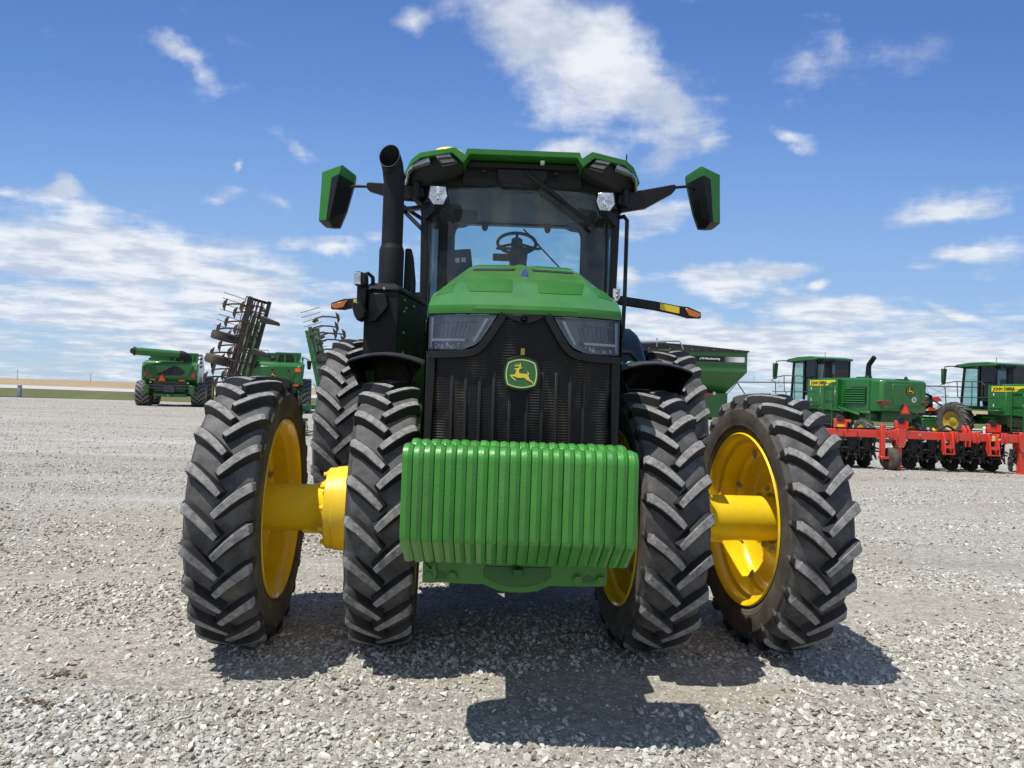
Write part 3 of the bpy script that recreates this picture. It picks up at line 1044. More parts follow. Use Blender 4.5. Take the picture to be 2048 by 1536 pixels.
# ------------------------------------------------------------------ tractor: chassis and axle
b = MB()
b.bx(-0.30, 0.30, -0.95, 3.4, 0.78, 1.16)
b.bx(-0.42, 0.42, -0.55, 1.30, 1.12, 1.62)
b.bx(-0.50, 0.50, 1.25, 3.2, 0.75, 1.35)
b.build('chassis', 'black_matt', tractor, bevel=0.01)
b = MB()
b.prism([(-0.62, 0.62), (-0.20, 0.50), (0.20, 0.50), (0.62, 0.62), (0.62, 0.84), (0.20, 0.92), (-0.20, 0.92), (-0.62, 0.84)], 'y', -0.16, 0.16)
for sx in (-1, 1):
    b.cyl((sx * 0.60, 0, 0.56), (sx * 0.60, 0, 0.98), 0.10, 16)
b.build('front_axle', 'green_cast', tractor, bevel=0.01)
b = MB()
b.cyl((-1.75, 3.05, 0.99), (1.75, 3.05, 0.99), 0.065, 20)
b.bx(-0.45, 0.45, 2.75, 3.35, 0.70, 1.30)
b.build('rear_axle', 'green_dark', tractor)
# fuel tanks and steps low beside the cab
for sx in (-1, 1):
    b = MB()
    b.prism([(1.15, 0.55), (2.1, 0.60), (2.1, 1.10), (1.9, 1.45), (1.15, 1.45)], 'x', sx * 0.50, sx * 0.72)
    b.build('fuel_tank', 'black_matt', tractor, bevel=0.03, seg=2)

M['pocket_green'] = surf('deep_green_paint', (0.016, 0.095, 0.010), 0.5, var=0.15)
# ------------------------------------------------------------------ front weights and their carrier
prof = [(-1.475, 0.905)] + [(-1.417 - 0.058 * math.cos(a), 1.204 + 0.058 * math.sin(a)) for a in np.linspace(0, PI / 2, 9)] + [(-1.365, 1.262), (-1.34, 1.254), (-1.325, 1.232), (-1.215, 1.232), (-1.20, 1.250),
        (-1.18, 1.262), (-1.145, 1.268), (-1.105, 1.264), (-1.085, 1.25), (-1.075, 1.225), (-1.075, 0.80), (-1.09, 0.765), (-1.12, 0.752), (-1.27, 0.752), (-1.295, 0.757), (-1.315, 0.775), (-1.462, 0.874), (-1.472, 0.888)]


def inset(poly, d):
    n = len(poly)
    out = []
    for i in range(n):
        p0, p, p1 = Vector(poly[i - 1]), Vector(poly[i]), Vector(poly[(i + 1) % n])
        e0, e1 = (p - p0).normalized(), (p1 - p).normalized()
        n0, n1 = Vector((e0.y, -e0.x)), Vector((e1.y, -e1.x))
        a = (n0 + n1).normalized()
        k = min(1.6, 1 / max(0.3, a.dot(n0)))
        out.append((p + a * d * k)[:])
    return out


TW = 0.0430
b = MB()
secs = [(-0.0210, 0.0075), (-0.0190, 0.0022), (0.0015, 0.0), (0.0182, 0.0064), (0.0210, 0.0105)]
rings = [[(x, p[0], p[1]) for p in inset(prof, d)] for x, d in secs]
b.loft(rings)
w0 = b.build('front_weight', 'green_cast', tractor, smooth=16)
for i in range(22):
    o = w0 if i == 0 else w0.copy()
    if i:
        COL.objects.link(o)
        o.parent = tractor
    o.location = (-0.0195 + (i - 10.5) * TW + random.uniform(-0.0006, 0.0006), random.uniform(-0.001, 0.001), random.uniform(-0.0008, 0.0008))
    o.rotation_euler.x = random.uniform(-0.001, 0.001)
b = MB()
b.prism([(-0.425, 0.70), (-0.425, 0.645), (-0.40, 0.638), (-0.155, 0.636), (-0.10, 0.612), (-0.05, 0.604), (0.03, 0.604), (0.08, 0.612), (0.135, 0.636), (0.36, 0.640), (0.385, 0.648), (0.385, 0.90), (-0.425, 0.90)], 'y', -1.165, -1.03)
b.bx(-0.30, 0.30, -1.06, -0.30, 0.72, 0.98)
sup = b.build('weight_bracket', 'green', tractor, bevel=0.006, seg=2)
b = MB()
b.prism([(-0.155, 0.72), (-0.16, 0.675), (-0.12, 0.650), (-0.05, 0.630), (0.03, 0.630), (0.10, 0.650), (0.14, 0.675), (0.135, 0.72)], 'y', -1.168, -1.155)
b.cyl((-0.01, -1.20, 0.72), (-0.01, -1.20, 0.69), 0.025, 12)
b.build('tow_pocket', 'pocket_green', sup, bevel=0.003)
for x in (-0.40, -0.295, 0.255, 0.355):
    b = MB()
    b.cyl((x, -1.165, 0.672), (x, -1.187, 0.672), 0.0195, 6)
    b.cyl((x, -1.165, 0.672), (x, -1.170, 0.672), 0.024, 14)
    b.build('bracket_bolt', 'green', sup)
for x in (-0.345, 0.305):
    b = MB()
    b.prism([(x - 0.024, 0.655), (x + 0.022, 0.655), (x + 0.022, 0.672), (x + 0.012, 0.688), (x - 0.008, 0.690), (x - 0.022, 0.678)], 'y', -1.168, -1.16)
    b.build('bracket_pocket', 'pocket_green', sup)
b = MB()
b.prism([(-0.425, 0.74), (-0.425, 0.640), (-0.37, 0.640), (-0.366, 0.668), (-0.358, 0.680), (-0.366, 0.70), (-0.372, 0.74), (-0.39, 0.70), (-0.41, 0.72)], 'y', -1.18, -1.168)
b.build('bracket_plate', 'green_clean', sup, bevel=0.002)

# ------------------------------------------------------------------ hood
_cy = [-0.90, -0.80, -0.78, -0.66, -0.5, 0.0, 0.5, 1.0, 1.45]
_cz = [1.900, 1.905, 1.925, 2.000, 2.078, 2.228, 2.345, 2.440, 2.485]
_ey = [-0.90, -0.78, -0.66, -0.5, 0.0, 0.5, 1.0, 1.45]
_ez = [0.0, 0.004, 0.022, 0.048, 0.115, 0.170, 0.22, 0.25]


def yf(x):
    return -0.80 + 0.12 * (abs(x) / 0.49) ** 3


def smooth_interp(v, xs, ys):
    return sum(np.interp(v + d, xs, ys) for d in (-0.10, -0.05, 0.0, 0.05, 0.10)) / 5


def hood_z(x, y):
    a = abs(x)
    yy = y - (yf(x) + 0.80) * max(0.0, 1 - (y + 0.8) / 0.8)
    z = np.interp(yy, _cy, _cz) * 0.35 + smooth_interp(yy, _cy, _cz) * 0.65 if yy > -0.72 else np.interp(yy, _cy, _cz)
    e = smooth_interp(yy, _ey, _ez) if yy > -0.7 else np.interp(yy, _ey, _ez)
    if a > 0.30:
        g = ((a - 0.30) / 0.19)
        z -= e * min(g, 1.4) ** 1.9
    z -= 0.020 * (a / 0.49) ** 2 * min(1, max(0, (yy + 0.8) / 0.4))
    z += 0.011 * math.exp(-((a - 0.345) / 0.022) ** 2) * min(1, max(0, (yy + 0.66) / 0.12)) * max(0.0, 1 - max(0, yy) / 0.9)
    # raised spine, with shallow valleys beside it
    z += 0.010 * math.exp(-(a / 0.035) ** 2) * min(1, max(0, (yy + 0.6) / 0.3))
    return float(z)


xs = [math.sin(t) * 0.494 if False else t for t in np.linspace(-0.492, 0.492, 61)]
rows = [[(x * 0.985, yf(x) + 0.030, 1.870) for x in xs], [(x, yf(x) - 0.002, 1.872) for x in xs], [(x, yf(x) - 0.006, 1.895) for x in xs], [(x, yf(x), 1.915) for x in xs]]
for w in np.linspace(0.018, 1, 44) ** 1.25:
    rows.append([(x, yf(x) + 0.004 + w * (1.42 - yf(x)), hood_z(x, yf(x) + 0.004 + w * (1.42 - yf(x)))) for x in xs])
b = MB()
b.grid(rows)
# flanks
for sx in (-1, 1):
    edge = [r[-1 if sx > 0 else 0] for r in rows[2:]]
    b.grid([edge, [(p[0] + sx * 0.006, p[1], p[2] - 0.05) for p in edge], [(sx * 0.502, p[1], 1.60 if p[1] < 0 else 1.60) for p in edge], [(sx * 0.50, p[1], 1.28) for p in edge]])
hood = b.build('hood', 'green', tractor, smooth=26)


def hood_patch(name, mat, outline, off, nx=10, ny=8):
    """thin panel lying on the hood; outline(s, t) -> (x, y)."""
    b = MB()
    g = [[None] * (nx + 1) for _ in range(ny + 1)]
    for i in range(ny + 1):
        for j in range(nx + 1):
            x, y = outline(j / nx, i / ny)
            edge = i in (0, ny) or j in (0, nx)
            g[i][j] = (x, y, hood_z(x, y) + (off if not edge else off - 0.006))
    b.grid(g)
    return b.build(name, mat, hood, smooth=40)


def bigger(f, m=0.030):
    return lambda s, t: f(-m * 0.7 + s * (1 + 1.4 * m), -m * 0.9 + t * (1 + 1.8 * m))


for sx in (-1, 1):
    mid_ = lambda s, t, sx=sx: (sx * (0.070 + s * (0.235 + 0.02 * t) - 0.012 * (1 - t) * s * s), -0.655 + (max(t, 0) ** 0.9) * 0.235 + 0.03 * (s ** 3) * (1 - t))
    out_ = lambda s, t, sx=sx: (sx * (0.385 + s * 0.082 - 0.008 * t), -0.60 + t * 0.20 + 0.04 * s)
    hood_patch('panel_gap', 'pocket_green', bigger(mid_), 0.0055)
    hood_patch('panel_gap', 'pocket_green', bigger(out_, 0.05), 0.0050, 6, 6)
    hood_patch('screen_panel', 'green_mesh', lambda s, t, sx=sx: (sx * (0.070 + s * (0.235 + 0.02 * t) - 0.012 * (1 - t) * s * s), -0.655 + (t ** 0.9) * 0.235 + 0.03 * (s ** 3) * (1 - t)), 0.009)
    hood_patch('screen_panel', 'green_mesh', lambda s, t, sx=sx: (sx * (0.385 + s * 0.082 - 0.008 * t), -0.60 + t * 0.20 + 0.04 * s), 0.008, 6, 6)
    hood_patch('vent_lip', 'green_clean', lambda s, t, sx=sx: (sx * (0.052 + s * 0.255), 0.03 + t * 0.16), 0.026, 8, 3)
    hood_patch('vent_slot', 'black_matt', lambda s, t, sx=sx: (sx * (0.056 + s * 0.248), -0.015 + t * 0.055), 0.011, 8, 3)
b = MB()
zc = hood_z(0, -0.30)
b.prism([(-0.018, zc - 0.01), (-0.018, zc + 0.016), (-0.008, zc + 0.032), (0.0, zc + 0.040), (0.008, zc + 0.032), (0.018, zc + 0.016), (0.018, zc - 0.01)], 'y', -0.325, -0.24)
b.build('hood_marker', 'blue', hood, bevel=0.003)

# ------------------------------------------------------------------ grille
def yg(x):
    return -0.785 + 0.12 * (abs(x) / 0.49) ** 3


gx = np.linspace(-0.492, 0.492, 124)
zs = np.linspace(0.74, 1.868, 110)


def lamp_well(x, z):
    """the nose steps back behind the two headlights."""
    if z < 1.676:
        return 0.0
    s = (z - 1.690) / 0.176
    xi = 0.258 - 0.118 * max(s, 0) ** 0.85 + (0.05 * ((0.25 - s) / 0.25) ** 2 if s < 0.25 else 0)
    return 0.11 if abs(x) > xi - 0.016 else 0.0


b = MB()
b.grid([[(x, yg(x) + 0.03 * (1.87 - z) + lamp_well(x, z), z) for x in gx] for z in zs])
for sx in (-1, 1):
    b.grid([[(sx * 0.492, yg(0.492) + 0.03 * (1.87 - z) + lamp_well(0.49, z), z) for z in zs], [(sx * 0.492, -0.30, z) for z in zs]])
grille = b.build('grille', 'grille', tractor, smooth=40)
for x in (-0.355, -0.285, -0.215, -0.145, -0.065, 0.02, 0.095, 0.165, 0.235, 0.305):
    top = 1.59 if abs(x + 0.02) > 0.09 else 1.47
    b = MB()
    b.prism([(x - 0.010, yg(x) + 0.012), (x - 0.006, yg(x) + 0.0035), (x + 0.006, yg(x) + 0.0035), (x + 0.010, yg(x) + 0.012)], 'z', 1.22, top)
    b.build('grille_rib', 'black_matt', grille, bevel=0.002)
for sx in (-1, 1):
    b = MB()
    b.prism([(sx * 0.492, 1.66), (sx * 0.494, 1.22), (sx * 0.455, 1.22), (sx * 0.445, 1.65)], 'y', yg(0.46) - 0.014, yg(0.46) + 0.02)
    b.build('grille_side_trim', 'black', grille, bevel=0.004)


def ribbon(path, w, y0, y1, m=0, b=None):
    """flat moulding that follows (x, z) points over the curved nose."""
    b = b or MB()
    rings = []
    for i, (x, z) in enumerate(path):
        p0 = Vector(path[max(i - 1, 0)])
        p1 = Vector(path[min(i + 1, len(path) - 1)])
        d = (p1 - p0).normalized()
        nx, nz = -d.y, d.x
        k = w / 2
        rings.append([(x + nx * k, yg(x) + y1, z + nz * k), (x + nx * k * 0.8, yg(x) + y0, z + nz * k * 0.8), (x - nx * k * 0.8, yg(x) + y0, z - nz * k * 0.8), (x - nx * k, yg(x) + y1, z - nz * k)])
    return b.loft(rings, m)


for sx in (-1, 1):
    path = [(0.108, 1.870), (0.125, 1.84), (0.150, 1.80), (0.178, 1.755), (0.208, 1.712), (0.232, 1.690), (0.265, 1.676), (0.32, 1.669), (0.40, 1.666), (0.46, 1.665), (0.496, 1.665)]
    ribbon([(sx * x, z) for x, z in path], 0.044, -0.030, 0.02).build('headlight_surround', 'black', tractor, smooth=50)

    def patch(s, t, off, m=0.0, sx=sx):
        z = 1.690 + m + (0.176 - 2 * m) * s
        xi = 0.258 - 0.118 * s ** 0.85 + m
        if s < 0.25:
            xi += 0.05 * ((0.25 - s) / 0.25) ** 2
        x = xi + t * (0.488 - m * 0.4 - xi)
        return (sx * x, yg(x) + off, z)
    b = MB()
    nx, ny = 14, 8
    back = [[patch(i / ny, j / nx, 0.055, 0.006) for j in range(nx + 1)] for i in range(ny + 1)]
    b.grid(back)
    ring = [(0, j / nx) for j in range(nx + 1)] + [(i / ny, 1) for i in range(1, ny + 1)] + [(1, 1 - j / nx) for j in range(1, nx + 1)] + [(1 - i / ny, 0) for i in range(1, ny)]
    b.grid([[patch(s, t, -0.012) for s, t in ring + ring[:1]], [patch(s, t, 0.055, 0.006) for s, t in ring + ring[:1]]])
    hl = b.build('headlight', 'lamp_dark', tractor, smooth=40)
    b = MB()
    for k in range(7):          # vertical LED reflector fins
        t = 0.34 + 0.075 * k
        p0, p1 = Vector(patch(0.40, t, 0.040)), Vector(patch(0.76, t, 0.045))
        b.tube([p0, p1], 0.0032, 6)
    b.tube([patch(0.82, t, 0.03) for t in (0.28, 0.6, 0.92)], 0.0025, 6)
    b.tube([patch(0.38, t, 0.03) for t in (0.30, 0.6, 0.92)], 0.0025, 6)
    b.build('reflector', 'lamp_rib', hl, smooth=30)
    b = MB()
    b.grid([[patch(s, t, 0.046) for t in np.linspace(0.28, 0.95, 6)] for s in (0.06, 0.22)])
    b.build('lower_reflector', 'lamp_grey', hl, smooth=30)
    b = MB()
    b.grid([[patch(s, t, 0.012 + o) for t in np.linspace(0.30, 0.99, 10)] for s, o in ((0.255, -0.002), (0.325, 0.0), (0.345, 0.03))])
    b.grid([[patch(s, t, 0.012) for t in (0.93, 0.985)] for s in np.linspace(0.06, 0.95, 6)])
    b.grid([[patch(s, 0.10 + 0.0 * s + d, 0.012) for d in (0.0, 0.045)] for s in np.linspace(0.25, 0.9, 5)])
    b.build('light_strip', 'white', hl, smooth=30)
    b = MB()
    b.grid([[patch(i / ny, j / nx, -0.014) for j in range(nx + 1)] for i in range(ny + 1)])
    b.build('lens', 'lens', hl, smooth=60)

# camera pod between the headlights
b = MB()
b.prism([(-0.11, 1.868), (0.095, 1.868), (0.078, 1.852), (0.050, 1.838), (0.030, 1.832), (0.012, 1.824), (-0.020, 1.824), (-0.036, 1.832), (-0.066, 1.842), (-0.094, 1.856)], 'y', -0.815, -0.78)
pod = b.build('front_camera', 'black', tractor, bevel=0.004)
b = MB()
b.lathe([(-0.822, 0.001), (-0.824, 0.008), (-0.815, 0.010), (-0.827, 0.013), (-0.815, 0.019)], 'y', (-0.008, 0, 1.848), 20)
b.build('camera_lens', 'black_gloss', pod)
b = MB()
b.bx(-0.018, 0.002, yg(0) - 0.006, yg(0), 1.672, 1.705)
b.build('small_sticker', 'sticker_dim', grille)

# ------------------------------------------------------------------ emblem
def arc_outline(k, n=8):
    cs = [(-575, 465), (575, 465), (590, -490), (-590, -490)]
    bul = [(0, 150), (95, 0), (0, -135), (-95, 0)]
    out = []
    for i in range(4):
        p, q = Vector(cs[i]), Vector(cs[(i + 1) % 4])
        for j in range(n):
            t = j / n
            bu = Vector(bul[i]) * (4 * t * (1 - t))
            out.append(tuple((p + (q - p) * t + bu) * k))
    return out


DEER = [[(612, 605), (660, 598), (720, 590), (770, 575), (815, 565), (840, 570), (905, 560), (960, 540), (930, 580), (890, 600), (835, 602), (818, 650), (810, 700), (812, 750), (835, 785), (880, 802), (950, 805), (1040, 808), (1100, 813), (1150, 822), (1185, 865), (1225, 950), (1245, 1030), (1290, 1065), (1350, 1095), (1400, 1160), (1418, 1238), (1375, 1195), (1330, 1140), (1230, 1097), (1130, 1050), (1080, 1010), (1040, 970), (960, 968), (870, 980), (740, 975), (690, 955), (640, 928), (530, 910), (600, 995), (680, 1042), (708, 1108), (620, 1060), (560, 1018), (500, 955), (440, 887), (480, 868), (560, 856), (655, 848), (668, 790), (680, 740), (700, 695), (718, 668), (680, 655), (640, 642)],
        [(1150, 818), (1155, 760), (1140, 725), (1110, 690), (1150, 715), (1185, 748), (1210, 785), (1228, 830), (1190, 852)],
        [(818, 568), (812, 530), (795, 508), (745, 508), (690, 514), (640, 525), (590, 541), (615, 522), (640, 506), (668, 486), (640, 458), (605, 430), (655, 446), (705, 472), (770, 470), (735, 425), (692, 384), (745, 412), (795, 458), (838, 472), (843, 430), (832, 390), (803, 355), (850, 385), (880, 430), (884, 480), (872, 530), (855, 572)]]


def emblem(parent, at, size, face=Vector((0, -1, 0)), up=Vector((0, 0, 1)), dark='black', detail=True, field='badge_green', line='badge_line', deer='badge_yellow'):
    """shield badge; size = half width of the outline in metres."""
    face, up = face.normalized(), up.normalized()
    right = up.cross(face).normalized() * -1
    right = face.cross(up).normalized() * -1
    sc = size / 680
    at = Vector(at)

    def T(lo, hi):
        return lambda a, c, d: at + right * (a * sc) + up * (c * sc) + face * (lo + (hi - lo) * d)
    b = MB()
    b.slab(arc_outline(1.14), T(0, size * 0.10))
    base = b.build('badge', dark, parent, bevel=size * 0.02)
    b = MB()
    b.slab(arc_outline(1.0), T(size * 0.10, size * 0.13))
    b.build('badge_field', field, base)
    o1, o2 = arc_outline(0.93), arc_outline(0.87)
    n = len(o1)
    b = MB()
    f = T(size * 0.13, size * 0.15)
    vs = [f(p[0], p[1], d) for d in (0, 1) for o in (o1, o2) for p in o]
    fs = []
    for i in range(n):
        j = (i + 1) % n
        fs += [(2 * n + i, 2 * n + j, 3 * n + j, 3 * n + i), (i, j, 2 * n + j, 2 * n + i), (n + i, 3 * n + i, 3 * n + j, n + j)]
    b.add(vs, fs)
    b.build('badge_border', line, base)
    b = MB()
    for poly in DEER:
        b.slab([(x - 905, 800 - y) for x, y in poly], T(size * 0.13, size * 0.16))
    b.build('badge_deer', deer, base)
    return base


M['badge_green'] = surf('badge_green_enamel', (0.012, 0.115, 0.012), 0.25, coat=0.6, var=0.06)
M['badge_yellow'] = surf('badge_yellow_enamel', (0.80, 0.60, 0.03), 0.3, coat=0.4, var=0.05)
M['badge_line'] = surf('badge_pale_border', (0.60, 0.70, 0.20), 0.3, coat=0.4, var=0.05)
emblem(tractor, (-0.012, -0.792, 1.580), 0.083)

# ------------------------------------------------------------------ front fenders
for sx in (-1, 1):
    b = MB()
    rings = []
    for k in range(13):
        a = rad(77 + k * 8)
        taper = 0.93 + 0.07 * min(1, (k + 0.6) / 3.0)
        ring = []
        cs = [(-0.165, -0.15), (-0.185, -0.085), (-0.232, -0.026), (-0.226, -0.014), (-0.15, 0.010), (-0.08, 0.024), (0, 0.030), (0.08, 0.024), (0.15, 0.010), (0.226, -0.014), (0.232, -0.026), (0.185, -0.085), (0.165, -0.15)]
        cs = [(x * (taper if k < 3 else 1), d) for x, d in cs] + [(x * (taper if k < 3 else 1) * 0.97, d - 0.008) for x, d in cs[::-1]]
        for x, d in cs:
            r = 0.905 + d
            ring.append((x, -r * math.cos(a), RF + r * math.sin(a)))
        rings.append(ring)
    b.loft(rings)
    b.xf(lambda p: p + Vector((sx * 0.785, 0, 0)))
    b.build('front_fender', 'fender', tractor, smooth=50)
    b = MB()
    b.tube([(sx * 0.56, 0.05, 1.05), (sx * 0.60, 0.10, 1.45), (sx * 0.72, 0.12, 1.63)], 0.025, 8)
    b.build('fender_stay', 'black_matt', tractor)

# rear fenders over the inner rear wheels
for sx in (-1, 1):
    b = MB()
    rings = []
    for k in range(15):
        a = rad(18 + k * 9)
        r = 1.205
        ring = [(x, 3.05 - (r + d) * math.cos(a), RR + (r + d) * math.sin(a)) for x, d in ((sx * 0.60, 0), (sx * 0.95, 0.005), (sx * 1.17, -0.012), (sx * 1.215, -0.05), (sx * 1.225, -0.12), (sx * 1.205, -0.12), (sx * 1.195, -0.055), (sx * 1.16, -0.03), (sx * 0.95, -0.015), (sx * 0.60, -0.02))]
        rings.append(ring)
    b.loft(rings)
    b.build('rear_fender', 'fender', tractor, smooth=50)
    b = MB()
    pts = [(3.05 - 1.18 * math.cos(rad(18 + k * 9)), RR + 1.18 * math.sin(rad(18 + k * 9))) for k in range(15)]
    b.prism(pts + [(3.9, 1.3), (2.2, 1.3)], 'x', sx * 0.60, sx * 0.64)
    b.build('fender_panel', 'green_clean', tractor)

# ------------------------------------------------------------------ cab
b = MB()
for sx in (-1, 1):
    # front posts, slightly splayed
    b.loft([[(sx * (0.735 + o), 1.40, z), (sx * (0.80 + o), 1.42, z), (sx * (0.80 + o), 1.56, z), (sx * (0.745 + o), 1.56, z)] for z, o in ((1.55, -0.01), (2.3, -0.005), (3.16, 0.01))])
    # rear posts
    b.bx(sx * 0.66, sx * 0.80, 2.86, 2.98, 1.6, 3.2)
    # door sill, header rails
    b.bx(sx * 0.72, sx * 0.80, 1.45, 2.9, 1.45, 1.62)
    b.bx(sx * 0.72, sx * 0.82, 1.42, 2.9, 3.13, 3.24)
b.bx(-0.74, 0.74, 2.88, 2.97, 3.19, 3.25)
b.bx(-0.74, 0.74, 2.88, 2.97, 1.5, 2.12)
b.bx(-0.78, 0.78, 1.36, 1.44, 3.12, 3.26)
b.bx(-0.74, 0.74, 1.40, 2.92, 1.45, 1.55)
b.bx(-0.74, 0.74, 1.40, 1.46, 1.5, 2.05)
b.build('cab_frame', 'black', tractor, bevel=0.012, seg=2)
# window seal round the rear window with soft corners, dark headliner, seat, console
rw = MB()
W0, W1, Z0, Z1 = -0.735, 0.745, 2.12, 3.235
inner = []
for (cx, cz, a0) in ((W1 - 0.22, Z1 - 0.17, 0), (W0 + 0.22, Z1 - 0.17, 90), (W0 + 0.22, Z0 + 0.1, 180), (W1 - 0.22, Z0 + 0.1, 270)):
    rr = 0.115
    for k in range(6):
        a = rad(a0 + k * 18)
        inner.append((cx + (0.22 - 0.09 + 0.0) * 0 + rr * math.cos(a), cz + rr * math.sin(a)))
outer = []
for (cx, cz) in ((0.745, 3.25), (-0.745, 3.25), (-0.745, 2.02), (0.745, 2.02)):
    outer += [(cx, cz)] * 6
n = len(inner)
vs = [(p[0], y, p[1]) for y in (2.84, 2.87) for o in (inner, outer) for p in o]
fs = []
for i in range(n):
    j = (i + 1) % n
    fs += [(i, j, n + j, n + i), (2 * n + i, 3 * n + i, 3 * n + j, 2 * n + j), (i, 2 * n + i, 2 * n + j, j)]
rw.add(vs, fs)
rear_trim = rw.build('rear_window_trim', 'black', tractor, smooth=0, recalc=False)
b = MB()
b.grid([[(-0.70, 2.862, 2.05), (0.70, 2.862, 2.05)], [(-0.70, 2.862, 3.22), (0.70, 2.862, 3.22)]])
b.build('rear_window', 'glass', tractor, smooth=0)
b = MB()
b.bar((0.06, 2.90, 3.16), (0.44, 2.90, 2.78), 0.014, 0.014)
b.bar((0.10, 2.905, 3.12), (0.22, 2.905, 3.0), 0.024, 0.02)
b.build('rear_wiper', 'black_matt', tractor)
for x in (-0.33, 0.30):
    b = MB()
    b.prism([(x - 0.035, 3.20), (x + 0.035, 3.20), (x + 0.03, 3.135), (x + 0.015, 3.11), (x - 0.015, 3.11), (x - 0.03, 3.135)], 'y', 2.80, 2.83)
    b.build('window_latch', 'black_matt', tractor)
b = MB()
b.grid([[(-0.72, 1.46, 3.15), (0.72, 1.46, 3.15)], [(-0.72, 1.75, 3.165), (0.72, 1.75, 3.165)], [(-0.72, 2.85, 3.20), (0.72, 2.85, 3.20)]])
b.bx(-0.16, 0.16, 1.62, 1.78, 3.12, 3.17)
b.bx(0.36, 0.62, 1.75, 2.3, 3.10, 3.18)
b.build('headliner', 'cabin_grey', tractor, smooth=0)
b = MB()
b.bx(-0.30, 0.26, 2.25, 2.75, 1.90, 2.05)
b.prism([(-0.26, 2.0), (0.22, 2.0), (0.20, 2.60), (0.12, 2.68), (-0.16, 2.68), (-0.24, 2.60)], 'y', 2.66, 2.78)
b.bx(0.28, 0.42, 2.1, 2.7, 1.9, 2.28)
b.build('seat', 'cabin_dark', tractor, bevel=0.03, seg=2)
# steering column and wheel
b = MB()
b.loft([[(x * k, y0 + dy, z) for x, dy in ((-1, -0.05), (1, -0.05), (1.0, 0.06), (-1.0, 0.06))] for k, y0, z in ((0.10, 1.78, 1.6), (0.085, 1.90, 2.40), (0.075, 1.97, 2.64), (0.085, 2.0, 2.74), (0.05, 2.02, 2.79))])
b.bar((-0.20, 1.98, 2.765), (0.20, 1.98, 2.775), 0.05, 0.018)
b.bx(-0.225, -0.05, 1.97, 2.02, 2.66, 2.72)
col_ = b.build('steering_column', 'cabin_dark', tractor, bevel=0.008)
b = MB()
tilt = rad(38)
cen = Vector((-0.015, 2.06, 2.835))


def sw(a, r):
    return cen + Vector((r * math.cos(a), -r * math.sin(a) * math.sin(tilt) * -0.62, r * math.sin(a) * math.cos(tilt) * 0.78))


b.tube([sw(2 * PI * k / 36, 0.172) for k in range(36)], 0.015, 8, closed=True)
for a in (90, 205, 335):
    b.tube([sw(rad(a), 0.165), sw(rad(a), 0.04)], 0.013, 6)
b.cyl(cen + Vector((0, 0.02, -0.03)), cen + Vector((0, -0.03, 0.02)), 0.05, 16)
b.build('steering_wheel', 'cabin_dark', col_, smooth=60)
# corner monitor
b = MB()
R_ = rotm(0, -8, 14)
b.bx(-0.685, -0.40, 1.92, 1.96, 2.45, 2.73, rot=R_)
b.bar((-0.48, 1.97, 2.45), (-0.42, 2.05, 2.1), 0.04, 0.03)
mon = b.build('display_monitor', 'cabin_dark', tractor, bevel=0.008)
for x in (-0.555, -0.50):
    b = MB()
    b.bx(x, x + 0.04, 1.905, 1.915, 2.615, 2.655, rot=R_, piv=(-0.5275, 1.94, 2.595))
    b.build('monitor_sticker', 'white', mon)
b = MB()
b.bx(-0.56, -0.36, 1.7, 1.76, 2.93, 3.03, rot=rotm(-10, 0, 0))
b.build('radio_panel', 'cabin_dark', tractor, bevel=0.01)

b = MB()
xs_ = np.linspace(-0.74, 0.74, 17)
b.grid([[(x * (0.985 + 0.02 * (z - 2) / 1.2), 1.30 + 0.11 * (x / 0.74) ** 2 + 0.02 * (z - 2.0), z) for x in xs_] for z in np.linspace(1.72, 3.19, 6)])
wsn = b.build('windscreen', 'windshield', tractor, smooth=60)
for sx in (-1, 1):
    b = MB()
    b.grid([[(sx * 0.785, y, z) for y in (1.56, 2.87)] for z in (1.62, 3.14)])
    b.build('door_glass', 'door_glass', tractor, smooth=0)
    b = MB()
    b.bx(sx * 0.775, sx * 0.80, 2.02, 2.08, 1.62, 3.14)
    b.build('door_post', 'black', tractor)
# wipers
b = MB()
b.tube([(0.02, 1.24, 3.225), (0.09, 1.235, 3.17), (0.30, 1.25, 3.03), (0.36, 1.255, 2.99)], [0.020, 0.020, 0.013, 0.010], 8)
b.bar((0.16, 1.255, 3.10), (0.60, 1.32, 2.815), 0.018, 0.022)
b.bar((0.20, 1.25, 3.085), (0.55, 1.31, 2.86), 0.010, 0.035)
b.tube([(0.06 + 0.035 * math.cos(a), 1.26, 3.135 + 0.035 * math.sin(a)) for a in np.linspace(0, 2 * PI, 13)[:-1]], 0.006, 6, closed=True)
b.build('wiper', 'black_matt', tractor, smooth=50)

# ------------------------------------------------------------------ roof
half_top = [(0.43, 3.338), (0.447, 3.295), (0.525, 3.350), (0.80, 3.322), (0.875, 3.285), (0.945, 3.20)]
half_bot = [(0.410, 3.296), (0.456, 3.226), (0.545, 3.303), (0.79, 3.278), (0.855, 3.248), (0.928, 3.168)]
topl = [(-x, z) for x, z in half_top[::-1]] + half_top
botl = [(-x, z) for x, z in half_bot[::-1]] + half_bot
ring0 = topl + botl[::-1]


def roof_y(x, back):
    a = abs(x)
    if back:
        return 3.08 - 0.18 * (a / 0.94) ** 4
    return 1.085 + (0.0 if a < 0.5 else 0.09 * ((a - 0.5) / 0.44) + 0.16 * ((a - 0.5) / 0.44) ** 5)


